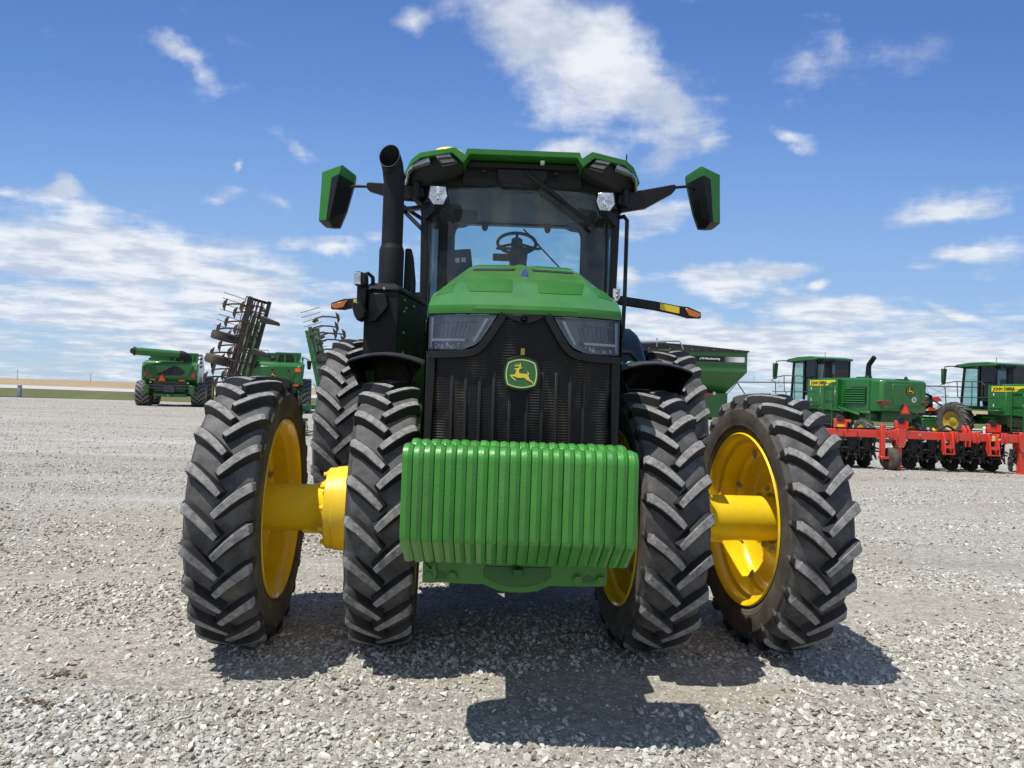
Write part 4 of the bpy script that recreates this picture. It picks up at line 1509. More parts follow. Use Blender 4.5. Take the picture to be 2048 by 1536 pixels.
rings = []
for k, t in enumerate((0.0, 0.02, 0.3, 0.7, 0.97, 1.0)):
    lift = (0, 0, 0.012, 0.006, -0.012, -0.03)[k]
    rings.append([(x, roof_y(x, False) * (1 - t) + roof_y(x, True) * t, z + lift * (1 if i < 12 else 0.2)) for i, (x, z) in enumerate(ring0)])
b = MB()
b.loft(rings, cap=False)
n = len(ring0)
for r in (0, len(rings) - 1):
    for i in range(11):
        b.f.append((r * n + i, r * n + i + 1, r * n + n - 2 - i, r * n + n - 1 - i))
        b.m.append(0)
roof = b.build('roof', 'green_clean', tractor, bevel=0.005, seg=2)
b = MB()
for sx in (-1, 1):
    lobe = [(0.935, 3.185), (0.938, 3.12), (0.90, 3.105), (0.74, 3.125), (0.55, 3.175), (0.475, 3.205), (0.458, 3.225), (0.548, 3.298), (0.785, 3.273), (0.85, 3.243)]
    back = [(min(x, 0.86), z) for x, z in lobe]
    b.loft([[(sx * x, roof_y(x, False) + 0.05 + (0.04 if z < 3.2 else 0) + (0.06 if z < 3.13 else 0), z) for x, z in lobe], [(sx * x, 1.62, z) for x, z in lobe], [(sx * x, 3.0, max(z, 3.15)) for x, z in back]])
b.bx(-0.47, 0.47, 1.22, 2.9, 3.245, 3.285)
b.bx(-0.47, 0.47, 1.30, 1.44, 3.13, 3.26)
b.prism([(-0.20, 3.24), (0.20, 3.24), (0.19, 3.17), (0.15, 3.14), (0.05, 3.125), (-0.16, 3.125), (-0.19, 3.16)], 'y', 1.24, 1.33)
soff = b.build('roof_soffit', 'black_matt', roof, bevel=0.006)
b = MB()
b.bx(0.135, 0.165, 1.14, 1.19, 3.262, 3.284)
b.build('dome_light', 'white', soff)
for x in (-0.30, 0.26):
    b = MB()
    b.lathe([(1.228, 0.001), (1.222, 0.02), (1.235, 0.026)], 'y', (x, 0, 3.205), 16)
    b.build('washer_nozzle', 'black_gloss', soff)
for sx in (-1, 1):
    b = MB()
    q = [(0.675, 3.288), (0.562, 3.298), (0.505, 3.236), (0.625, 3.222)]
    b.slab(q, lambda x, z, d: Vector((sx * x, roof_y(x, False) + 0.065 - 0.055 * d + (0.02 if z < 3.25 else 0), z)))
    l1 = b.build('roof_lamp', 'lamp_pale', roof, bevel=0.004)
    b = MB()
    b.bar((sx * 0.645, roof_y(0.6, False) + 0.008, 3.258), (sx * 0.538, roof_y(0.55, False) + 0.008, 3.268), 0.012, 0.012)
    for q0, q1 in ((0, 1), (1, 2), (2, 3), (3, 0)):
        b.bar((sx * q[q0][0], roof_y(q[q0][0], False) + 0.02, q[q0][1]), (sx * q[q1][0], roof_y(q[q1][0], False) + 0.02, q[q1][1]), 0.010, 0.010)
    b.build('lamp_bezel', 'black', l1)
    b = MB()
    b.slab([(0.930, 3.128), (0.908, 3.130), (0.892, 3.20), (0.858, 3.222), (0.715, 3.243), (0.728, 3.281), (0.86, 3.258), (0.905, 3.232), (0.932, 3.18)],
           lambda x, z, d: Vector((sx * x, roof_y(x, False) + 0.075 - 0.06 * d + (0.02 if z < 3.2 else 0), z)))
    l2 = b.build('roof_lamp', 'lamp_pale', roof, bevel=0.004)
    b = MB()
    b.tube([(sx * x, roof_y(x, False) + 0.014 + (0.02 if z < 3.2 else 0), z) for x, z in ((0.918, 3.135), (0.900, 3.205), (0.862, 3.232), (0.725, 3.252))], 0.006, 6)
    b.build('lamp_strip', 'chrome', l2)
# rooftop fittings
b = MB()
b.lathe([(3.33, 0.14), (3.37, 0.135), (3.40, 0.11), (3.42, 0.06), (3.425, 0.001)], 'z', (-0.60, 1.45, 0.03), 24)
b.build('receiver_dome', 'yellow_flat', tractor, smooth=50)
b = MB()
b.cyl((0.865, 1.55, 3.28), (0.865, 1.55, 3.345), 0.045, 14, r2=0.03)
b.cyl((0.865, 1.55, 3.34), (0.865, 1.55, 3.50), 0.007, 8, r2=0.005)
b.cyl((0.80, 1.50, 3.31), (0.80, 1.50, 3.36), 0.02, 10)
b.build('antenna', 'black', tractor)
b = MB()
b.bx(-0.80, -0.70, 1.35, 1.45, 3.33, 3.352)
b.prism([(-0.79, 3.35), (-0.71, 3.35), (-0.725, 3.368), (-0.775, 3.368)], 'y', 1.36, 1.44)
b.build('roof_module', 'black', tractor)

# ------------------------------------------------------------------ work lamps on the posts
for sx in (-1, 1):
    cx, cz, y = sx * 0.645, 2.985, 1.14
    hexa = [(-0.062, 0.072), (0.060, 0.072), (0.076, -0.005), (0.046, -0.075), (-0.034, -0.078), (-0.076, -0.02)]
    hexa = [(-sx * x if sx > 0 else x, z) for x, z in hexa]
    b = MB()
    b.prism([(cx + x * 1.08, cz + z * 1.08) for x, z in hexa], 'y', y, y + 0.17, poly2=[(cx + x * 0.72, cz - 0.03 + z * 0.62) for x, z in hexa])
    b.bar((cx, y + 0.1, cz - 0.05), (sx * 0.76, 1.40, cz - 0.10), 0.06, 0.07)
    b.bar((cx + sx * 0.06, y + 0.1, cz), (sx * 0.77, 1.40, cz + 0.02), 0.03, 0.03)
    wl = b.build('work_lamp', 'black', tractor, bevel=0.006)
    b = MB()
    b.prism([(cx + x * 0.93, cz + z * 0.93) for x, z in hexa], 'y', y - 0.006, y + 0.004)
    b.build('lamp_face', 'reflector', wl, bevel=0.002)
    b = MB()
    b.lathe([(y - 0.010, 0.001), (y - 0.012, 0.014), (y - 0.006, 0.02)], 'y', (cx, 0, cz - 0.02), 14)
    b.bx(cx - 0.012, cx + 0.012, y - 0.014, y - 0.005, cz + 0.01, cz + 0.055)
    b.build('lamp_bulb', 'chrome', wl)

# ------------------------------------------------------------------ mirrors
for sx in (-1, 1):
    b = MB()
    # columns from the outside in: outer edge, green/black seam, crease, inner rear edge
    top = [(1.640, 1.52, 3.245), (1.555, 1.485, 3.266), (1.460, 1.44, 3.290), (1.385, 1.62, 3.262)]
    mid = [(1.640, 1.52, 3.19), (1.548, 1.475, 3.185), (1.478, 1.435, 3.206), (1.392, 1.62, 3.186)]
    low = [(1.655, 1.53, 2.82), (1.583, 1.485, 2.814), (1.552, 1.47, 2.812), (1.452, 1.62, 2.93)]
    bot = [(1.625, 1.60, 2.79), (1.592, 1.60, 2.785), (1.555, 1.60, 2.782), (1.505, 1.63, 2.79)]
    rows_ = [top, mid, low, bot]
    vs = [p for r in rows_ for p in r] + [(x, max(y + 0.05, 1.66), z) for r in rows_ for x, y, z in r]
    fs, ms = [], []
    for i in range(3):
        for j in range(3):
            fs.append((i * 4 + j, i * 4 + j + 1, i * 4 + j + 5, i * 4 + j + 4))
            ms.append(0 if (i == 0 or (j == 0 and i < 2)) else 1)
    per = [0, 1, 2, 3, 7, 11, 15, 14, 13, 12, 8, 4]
    for i in range(12):
        fs.append((per[i], per[(i + 1) % 12], 16 + per[(i + 1) % 12], 16 + per[i]))
        ms.append(0 if per[i] in (0, 1, 2, 4, 8) else 1)
    fs.append(tuple(16 + p for p in per))
    ms.append(1)
    for f_, m_ in zip(fs, ms):
        o = len(b.v)
        b.f.append(f_)
        b.m.append(m_)
    b.v = [(sx * x, y, 3.05 + (z - 3.05) * 0.94 + (0.115 if sx > 0 else 0.015)) for x, y, z in vs]
    mir = b.build('mirror', ['green_clean', 'black'], tractor, smooth=20, bevel=0.006, seg=2)
    dz = 0.10 if sx > 0 else 0.0
    b = MB()
    b.loft([[(sx * x, y - 0.03, z0), (sx * x, y + 0.03, z0), (sx * x, y + 0.035, z1), (sx * x, y - 0.035, z1)] for x, y, z0, z1 in ((0.80, 1.40, 3.00 - dz * 0.3, 3.12), (1.0, 1.40, 3.01, 3.13 + dz * 0.3), (1.22, 1.43, 3.075 + dz * 0.7, 3.145 + dz * 0.7), (1.25, 1.44, 3.10 + dz * 0.8, 3.14 + dz * 0.8))])
    b.bx(sx * 0.78, sx * 0.86, 1.36, 1.46, 3.02, 3.11)
    b.cyl((sx * 0.835, 1.35, 3.0), (sx * 0.835, 1.35, 3.14), 0.03, 12)
    arm = b.build('mirror_arm', 'black', tractor, bevel=0.008)
    b = MB()
    b.tube([(sx * 1.22, 1.44, 3.12 + dz * 0.8), (sx * 1.36, 1.47, 3.125 + dz), (sx * 1.43, 1.53, 3.12 + dz)], 0.012, 8)
    b.build('mirror_rod', 'black', arm, smooth=50)

# ------------------------------------------------------------------ exhaust side
foot = [(-1.065, 0.56), (-0.835, 0.56), (-0.735, 1.36), (-1.065, 1.36)]
b = MB()
b.prism(foot, 'z', 1.66, 2.155)
b.prism([(-1.075, 0.55), (-0.825, 0.55), (-0.725, 1.36), (-1.075, 1.36)], 'z', 2.155, 2.175)
b.prism([(-1.075, 0.55), (-0.825, 0.55), (-0.725, 1.36), (-1.075, 1.36)], 'z', 2.175, 2.215, poly2=[(-1.035, 0.62), (-0.865, 0.62), (-0.755, 1.34), (-1.035, 1.34)])
box = b.build('exhaust_housing', 'stack', tractor, bevel=0.006, seg=2)
RIV = []
for (x, y, z) in ((-0.82, 0.68, 2.11), (-0.815, 0.73, 2.06), (-0.82, 0.68, 2.03), (-0.82, 0.68, 1.88), (-0.82, 0.68, 1.74), (-0.79, 0.95, 2.10)):
    RIV.append((x + 0.012, y, z))
for (x, z) in ((-0.93, 2.165), (-1.03, 2.165)):
    RIV.append((x, 0.547, z))
for p in RIV:
    b = MB()
    b.ball(p, 0.011, 8)
    b.build('rivet', 'steel', box, smooth=60)
b = MB()
b.lathe([(2.20, 0.076), (2.20, 0.091), (2.50, 0.091), (2.515, 0.087), (2.535, 0.079), (2.55, 0.076)], 'z', (-0.948, 0.92, 0), 28)
b.build('exhaust_sleeve', 'stack', tractor, smooth=40)
b = MB()
path = [((-0.948, 0.92, 2.50), 0.077), ((-0.948, 0.92, 3.00), 0.077), ((-0.950, 0.918, 3.06), 0.083), ((-0.956, 0.905, 3.12), 0.084), ((-0.966, 0.875, 3.175), 0.085)]
rings = []
for (c, r) in path:
    rings.append([(c[0] + r * math.cos(a), c[1] + r * math.sin(a), c[2]) for a in np.linspace(0, 2 * PI, 29)[:-1]])
# slanted mouth
c = Vector((-0.972, 0.835, 3.175))
e1, e2 = Vector((1, -0.10, 0.10)).normalized(), Vector((0.02, 0.50, 0.80)).normalized()
AA = np.linspace(0, 2 * PI, 29)[:-1]
rings[-2] = [tuple(Vector((-0.954, 0.905, 3.075)) + Vector((1, 0, 0.02)) * 0.078 * math.cos(a) + Vector((0, 0.95, 0.30)) * 0.079 * math.sin(a)) for a in AA]
rings[-1] = [tuple(Vector((-0.962, 0.880, 3.130)) + Vector((1, 0, 0.03)) * 0.078 * math.cos(a) + Vector((0, 0.68, 0.72)) * 0.088 * math.sin(a)) for a in AA]
rings.append([tuple(Vector((-0.974, 0.822, 3.172)) + Vector((1, -0.08, 0.06)) * 0.075 * math.cos(a) + Vector((0.0, 0.36, 0.93)) * 0.100 * math.sin(a)) for a in AA])
inn = [[tuple(Vector(p) * 0.955 + Vector(sum((Vector(q) for q in ring), Vector()) / len(ring)) * 0.045) for p in ring] for ring in rings[:0:-1]]
b.loft(rings, cap=False)
b.loft([rings[-1]] + inn, 1, cap=False)
b.build('exhaust_stack', ['stack', 'black_matt'], tractor, smooth=50)
b = MB()
b.prism([(0.95, 2.2), (1.30, 2.2), (1.30, 2.34), (1.12, 2.50), (0.98, 2.54)], 'x', -0.86, -0.81)
b.build('heat_shield', 'stack', tractor, bevel=0.01)
b = MB()
b.tube([(-1.02, 0.62, 2.17), (-1.02, 0.60, 2.25), (-1.05, 0.58, 2.275), (-1.085, 0.56, 2.25), (-1.09, 0.55, 2.2)], 0.015, 8)
b.prism([(-1.02, 2.13), (-0.915, 2.13), (-0.895, 2.05), (-0.91, 2.02), (-0.975, 1.94), (-1.03, 1.94)], 'y', 0.50, 0.56)
b.bx(-1.10, -1.04, 0.47, 0.56, 1.96, 2.22)
brk = b.build('lamp_bracket', 'black', box, bevel=0.008)
b = MB()
b.prism([(-1.115, 2.255), (-1.085, 2.262), (-1.035, 2.25), (-1.03, 2.175), (-1.06, 2.158), (-1.11, 2.168)], 'y', 0.42, 0.52)
sl = b.build('side_lamp', 'black', tractor, bevel=0.008)
b = MB()
b.prism([(-1.112, 2.252), (-1.068, 2.252), (-1.066, 2.172), (-1.108, 2.176)], 'y', 0.412, 0.421)
b.build('lamp_face', 'reflector', sl)
b = MB()
b.prism([(-1.125, 2.05), (-1.06, 2.06), (-1.02, 2.0), (-1.03, 1.95), (-1.075, 1.925), (-1.10, 1.965)], 'y', 0.40, 0.52)
b.build('radar_sensor', 'black', tractor, bevel=0.01)

# ------------------------------------------------------------------ turn signal arms
for sx, z0, z1 in ((-1, 2.30, 2.185), (1, 2.335, 2.215)):
    y = 1.85
    b = MB()
    rings = []
    for (t, h) in ((0.0, 0.075), (0.5, 0.075), (0.72, 0.075), (0.80, 0.085), (0.86, 0.095), (1.0, 0.05)):
        x = sx * (0.80 + t * 0.80)
        z = z0 + (z1 - z0) * t ** 1.3
        rings.append([(x, y - 0.03, z - h / 2), (x, y + 0.03, z - h / 2), (x, y + 0.03, z + h / 2), (x, y - 0.03, z + h / 2)])
    b.loft(rings)
    arm = b.build('signal_arm', 'black', tractor, bevel=0.006)
    zt = lambda t: z0 + (z1 - z0) * t ** 1.3
    b = MB()
    b.add([(sx * (0.80 + t * 0.8), y - 0.033, zt(t) + s * 0.028) for t in (0.55, 0.76) for s in (-1, 1)], [(0, 1, 3, 2)])
    b.build('reflector_strip', 'yellow_flat', arm, smooth=0)
    b = MB()
    b.prism([(sx * (0.80 + t * 0.8), zt(t) + d) for t, d in ((0.82, 0.03), (0.99, 0.012), (0.985, -0.012), (0.95, -0.03), (0.86, -0.03))], 'y', y - 0.045, y - 0.028)
    b.build('turn_signal', 'amber', arm, bevel=0.004)
# hand rail and plate at the right-hand door, hose and grab handle below
b = MB()
b.tube([(0.775, 1.30, 2.905), (0.81, 1.26, 2.905), (0.832, 1.24, 2.87), (0.832, 1.24, 2.3), (0.826, 1.24, 1.98), (0.815, 1.26, 1.92), (0.78, 1.30, 1.90)], 0.0165, 10)
b.build('grab_rail', 'black', tractor, smooth=60)
b = MB()
b.prism([(0.745, 2.335), (0.80, 2.335), (0.80, 2.265), (0.785, 2.24), (0.765, 2.24), (0.745, 2.275)], 'y', 1.27, 1.28)
pl = b.build('hinge_plate', 'white', tractor)
for z in (2.31, 2.275):
    b = MB()
    b.ball((0.775, 1.268, z), 0.010, 8)
    b.build('plate_bolt', 'steel', pl)
b = MB()
b.tube([(0.56, 0.6, 1.70), (0.57, 0.55, 1.78), (0.62, 0.52, 1.79), (0.76, 0.52, 1.785), (0.82, 0.55, 1.73), (0.83, 0.6, 1.66)], 0.016, 8)
b.build('coolant_hose', 'black', tractor, smooth=60)
b = MB()
b.bx(0.64, 0.73, 0.62, 0.70, 1.66, 1.73)
b.cyl((0.78, 0.60, 1.70), (0.78, 0.66, 1.70), 0.035, 14)
b.build('valve_block', 'green', tractor, bevel=0.006)
b = MB()
b.bx(-0.99, -0.93, 0.30, 0.36, 1.42, 1.60)
b.build('fender_bracket', 'green', tractor, bevel=0.004)
b = MB()
b.tube([(-0.80, 1.9, 2.95), (-1.0, 1.75, 3.05), (-1.0, 1.6, 3.0), (-0.80, 1.50, 2.80)], 0.018, 8)
b.bar((-0.80, 1.5, 2.98), (-1.0, 1.6, 2.98), 0.05, 0.03)
b.build('cab_strut', 'black', tractor)

# ------------------------------------------------------------------ machines standing round the yard
def far_wheel(parent, name, x, y, R, Wd, rim, nl, side, lh=0.05, rimmat='yellow', cache={}):
    key = (R, Wd, rim, nl)
    if key not in cache:
        cache[key] = tyre_mb(R, Wd, rim, nl, lh, lw=max(1.0, Wd / 0.4), n=48)
    b = MB()
    hw = Wd / 2
    b.lathe([(side * hw * 0.92, rim + 0.005), (side * hw * 0.80, rim - 0.03), (side * hw * 0.45, rim - 0.07), (side * hw * 0.30, rim * 0.55), (side * hw * 0.42, rim * 0.45), (side * hw * 0.55, rim * 0.28), (side * hw * 0.62, 0.01)], n=32)
    b.lathe([(-side * hw * 0.92, rim + 0.005), (-side * hw * 0.5, rim - 0.06), (side * hw * 0.1, rim - 0.06), (side * hw * 0.12, 0.01)], n=32)
    w = b.build(name, rimmat, parent, smooth=40)
    t = cache[key]
    if isinstance(t, MB):
        o = t.build('tyre', TYM, w, smooth=38)
        cache[key] = o
    else:
        o = t.copy()
        COL.objects.link(o)
        o.parent = w
    w.location = (x, y, R - 0.01)
    return w


def triangle_sign(parent, at, s, name='warning_triangle'):
    """slow vehicle triangle on a face looking along -y."""
    x, y, z = at
    b = MB()
    b.prism([(x - s * 0.43, z - s * 0.5), (x - s * 0.5, z - s * 0.40), (x - s * 0.08, z + s * 0.45), (x + s * 0.08, z + s * 0.45), (x + s * 0.5, z - s * 0.40), (x + s * 0.43, z - s * 0.5)], 'y', y - 0.02, y)
    o = b.build(name, 'redlens', parent)
    b = MB()
    b.prism([(x - s * 0.36, z - s * 0.38), (x, z + s * 0.32), (x + s * 0.36, z - s * 0.38)], 'y', y - 0.026, y - 0.018)
    b.build('orange_centre', 'orange', o)
    return o


# ---- combine harvesters
def combine(kind, label, loc, rz):
    t = thing('combine_harvester', label, 'combine', loc, rad(rz), 'combines parked along the verge')
    b = MB()
    b.prism([(0.10, 1.72), (-0.02, 1.95), (0.0, 2.55), (0.18, 2.82), (0.9, 2.92), (3.7, 3.0), (3.9, 2.2), (4.3, 1.7), (3.8, 1.2), (1.2, 1.3), (0.6, 1.45)], 'x', -1.52, 1.52)
    for sx in (-1, 1):
        b.prism([(-0.06, 1.80), (-0.08, 2.4), (0.15, 2.78), (0.5, 2.80), (0.5, 1.62), (0.2, 1.60)], 'x', sx * 1.40, sx * 1.60)
    body = b.build('body', 'green_far', t, bevel=0.05, seg=2)
    b = MB()
    b.prism([(-1.30, 2.60), (1.32, 2.62), (1.22, 2.25), (0.95, 1.80), (-0.95, 1.80), (-1.22, 2.2)], 'y', -0.12, 0.02)
    rp = b.build('rear_panel', 'green_far', t, bevel=0.03)
    b = MB()
    b.prism([(-0.98, 1.66), (0.98, 1.66), (0.90, 0.95), (-0.90, 0.95)], 'y', 0.15, 0.7)
    b.bx(-1.35, 1.35, 0.8, 4.5, 0.75, 1.40)
    b.build('chaff_hood', 'green_dark', t, bevel=0.02)
    # grain tank and engine deck
    b = MB()
    b.prism([(-1.35, 2.9), (1.35, 2.9), (1.50, 3.42), (-1.50, 3.42)], 'y', 1.5, 3.6)
    b.bx(-1.45, 1.45, 3.55, 3.62, 3.40, 3.50)
    b.build('grain_tank', 'green_far', t, bevel=0.02)
    b = MB()
    b.bx(0.25, 1.0, 0.7, 1.5, 2.9, 3.34)
    b.bx(-0.2, 0.2, 0.9, 1.4, 2.9, 3.18)
    b.build('engine', 'dirt_black', t, bevel=0.04)
    for x in (0.15, 0.62, 1.2, 1.45):
        b = MB()
        b.bar((x, 0.6, 2.85), (x + (0.18 if x < 0.5 else 0.0), 0.75, 3.40), 0.06, 0.06)
        b.build('deck_rail', 'green_far', t)
    b = MB()
    b.bar((0.1, 0.7, 3.40), (1.5, 0.7, 3.42), 0.05, 0.06)
    b.build('deck_rail', 'green_far', t)
    b = MB()
    b.tube([(-0.7, 0.9, 3.40), (-0.68, 0.9, 3.52), (-0.3, 0.9, 3.52), (-0.28, 0.9, 3.40)], 0.018, 6)
    b.build('deck_rail', 'green_far', t)
    if kind == 1:
        b = MB()
        b.tube([(-1.95, -0.35, 3.38), (0.55, 0.15, 3.30)], 0.235, 20)
        b.tube([(-1.62, -0.285, 3.37), (-1.56, -0.27, 3.37)], 0.255, 20)
        au = b.build('unloading_auger', 'green_far', t, smooth=40)
        b = MB()
        b.tube([(-2.05, -0.37, 3.384), (-1.92, -0.345, 3.38)], 0.27, 20)
        b.build('auger_boot', 'black_matt', au, smooth=40)
        b = MB()
        b.tube([(0.50, 0.14, 3.30), (0.62, 0.16, 3.29), (0.85, 0.25, 3.20), (0.95, 0.35, 3.0)], 0.26, 16)
        b.build('auger_elbow', 'black_matt', au, smooth=40)
        b = MB()
        b.tube([(-2.058, -0.40, 3.385), (-2.05, -0.372, 3.385)], 0.19, 20)
        b.build('auger_mouth', 'dirt_black', au)
        b = MB()
        b.prism([(-0.75, 1.92), (-0.70, 2.05), (-0.45, 2.16), (0.30, 2.62), (0.52, 2.52), (0.90, 2.20), (0.72, 2.0), (-0.1, 1.95)], 'y', -0.15, -0.11)
        b.build('air_screen', 'black_matt', rp, bevel=0.02)
        triangle_sign(rp, (-0.42, -0.155, 1.80), 0.46)
        for x in (-0.95, 0.72):
            b = MB()
            b.bx(x - 0.16, x + 0.16, -0.14, -0.12, 1.50 + 0.13, 1.57 + 0.13)
            b.build('orange_reflector', 'orange', rp)
        for x in (-1.38, 1.36):
            b = MB()
            b.bx(x - 0.09, x + 0.09, -0.10, -0.06, 1.85, 2.15)
            b.build('tail_lamp', 'redlens', rp)
        # dark flash on the left of the panel
        b = MB()
        b.prism([(-1.35, 2.60), (-0.92, 2.70), (-0.55, 1.95), (-0.72, 1.85), (-0.95, 1.85)], 'y', -0.145, -0.118)
        b.build('panel_stripe', 'green_dark', rp)
        for x in (-1.1, 1.05):
            b = MB()
            b.ball((x, 0.12, 1.50), 0.07, 10)
            b.build('work_lamp', 'white', t)
    else:
        b = MB()
        b.tube([(-1.05, -0.55, 2.62), (-1.08, -0.2, 2.92), (-1.1, 0.5, 3.25)], [0.26, 0.27, 0.28], 20, cap=False)
        au = b.build('unloading_spout', 'black_matt', t, smooth=50)
        b = MB()
        b.tube([(-1.05, -0.50, 2.66), (-1.06, -0.42, 2.74)], 0.22, 16)
        b.build('spout_mouth', 'dirt_black', au)
        emblem(rp, (0.05, -0.12, 2.15), 0.17, detail=False, field='black', line='badge_yellow')
        b = MB()
        b.prism([(1.15, 2.55), (1.72, 2.80), (1.66, 2.05), (1.45, 1.55), (1.15, 1.5)], 'y', -0.05, 0.5)
        b.build('corner_panel', 'green_far', t, bevel=0.03)
        b = MB()
        b.bx(1.12, 1.40, -0.14, -0.12, 1.55, 1.63)
        b.build('orange_reflector', 'orange', rp)
        for x in (0.0, 0.85):
            b = MB()
            b.ball((x, -0.12, 2.42 if x else 2.44), 0.06, 10)
            b.build('rear_lamp', 'black', rp)
    # flank panel with louvres
    b = MB()
    b.prism([(0.45, 1.55), (0.45, 2.75), (0.9, 3.25), (2.2, 3.30), (3.3, 2.6), (3.3, 1.9), (2.5, 1.35), (1.6, 1.45)], 'x', 1.53, 1.62)
    fl = b.build('flank_panel', 'white' if kind == 1 else 'green_far', t, bevel=0.03)
    for k in range(3):
        b = MB()
        b.prism([(0.7, 2.50 + k * 0.26), (1.9, 2.55 + k * 0.26), (1.95, 2.70 + k * 0.26), (0.8, 2.64 + k * 0.26)], 'x', 1.615, 1.635)
        b.build('louvre', 'black_matt', fl)
    b = MB()
    b.prism([(0.45, 1.55), (1.2, 2.2), (2.3, 1.6), (2.0, 1.38), (1.2, 1.5)], 'x', 1.618, 1.632)
    b.build('flank_flash', 'green_far', fl)
    # cab
    b = MB()
    b.prism([(3.8, 1.9), (3.8, 3.35), (5.2, 3.35), (5.45, 2.7), (5.2, 1.9)], 'x', -0.95, 0.95)
    cabn = b.build('cab', 'dark_glass', t, bevel=0.03)
    b = MB()
    b.bx(-1.05, 1.05, 3.65, 5.5, 3.36, 3.52)
    b.build('cab_roof', 'green_far', cabn, bevel=0.05)
    for sx in (-1, 1):
        b = MB()
        b.tube([(sx * 1.0, 4.9, 3.3), (sx * 1.7, 4.9, 3.32), (sx * 1.95, 4.85, 3.2)], 0.03, 6)
        mr = b.build('mirror_bracket', 'black', cabn)
        b = MB()
        b.prism([(sx * 1.80, 3.18), (sx * 2.10, 3.18), (sx * 2.06, 2.62), (sx * 1.86, 2.62)], 'y', 4.78, 4.92)
        b.build('mirror', 'black', mr, bevel=0.02)
    # running gear
    for sx in (-1, 1):
        far_wheel(t, 'rear_wheel', sx * 1.62, 1.15, 0.80, 0.80, 0.42, 16, sx)
        far_wheel(t, 'front_wheel', sx * 1.68, 4.1, 1.02, 0.85, 0.55, 18, sx)
    b = MB()
    b.cyl((-1.5, 1.15, 0.78), (1.5, 1.15, 0.78), 0.13, 12)
    b.cyl((-1.6, 4.1, 1.0), (1.6, 4.1, 1.0), 0.16, 12)
    b.build('axle', 'green_dark', t)
    b = MB()
    for z, w in ((1.28, 1.25), (1.12, 1.2)):
        b.bx(-w, w, -0.10, 0.02, z, z + 0.09)
    b.bx(-0.30, 0.30, -0.14, 0.1, 0.9, 1.35)
    b.build('chopper_tailboard', 'dull_bar', t, bevel=0.01)
    for x in (-1.30, 1.30):
        b = MB()
        b.bx(x - 0.16, x + 0.16, -0.12, 0.4, 0.82, 1.36)
        b.build('chopper_side', 'green_far', t, bevel=0.02)
    b = MB()
    b.bx(-0.95, 0.95, 0.2, 0.5, 0.62, 0.82)
    b.bx(-0.12, 0.12, -0.25, 0.5, 0.62, 0.74)
    b.build('drawbar', 'green_far', t, bevel=0.02)
    for s in (0, 1):
        b = MB()
        b.bar((-1.95, 0.8 + s * 0.4, 0.9), (-1.62, 0.8 + s * 0.4, 2.1), 0.035, 0.035)
        b.build('ladder_rail', 'green_far', t)
    return t


M['dull_bar'] = surf('grey_black_bar', (0.055, 0.055, 0.06), 0.4, var=0.3)
combine(1, 'green combine with white louvred flank and long auger tube folded across its back', (-21.5, 44.6, 0), 17)
combine(2, 'green combine with upright black spout, half hidden behind the front tyre', (-13.35, 39.5, 0), 16)


# ---- folded field cultivator
cult = thing('field_cultivator', 'green folding field cultivator with raised wings, rusty rolling baskets and spring shanks', 'cultivator', (-7.55, 23.2, 0), 0)


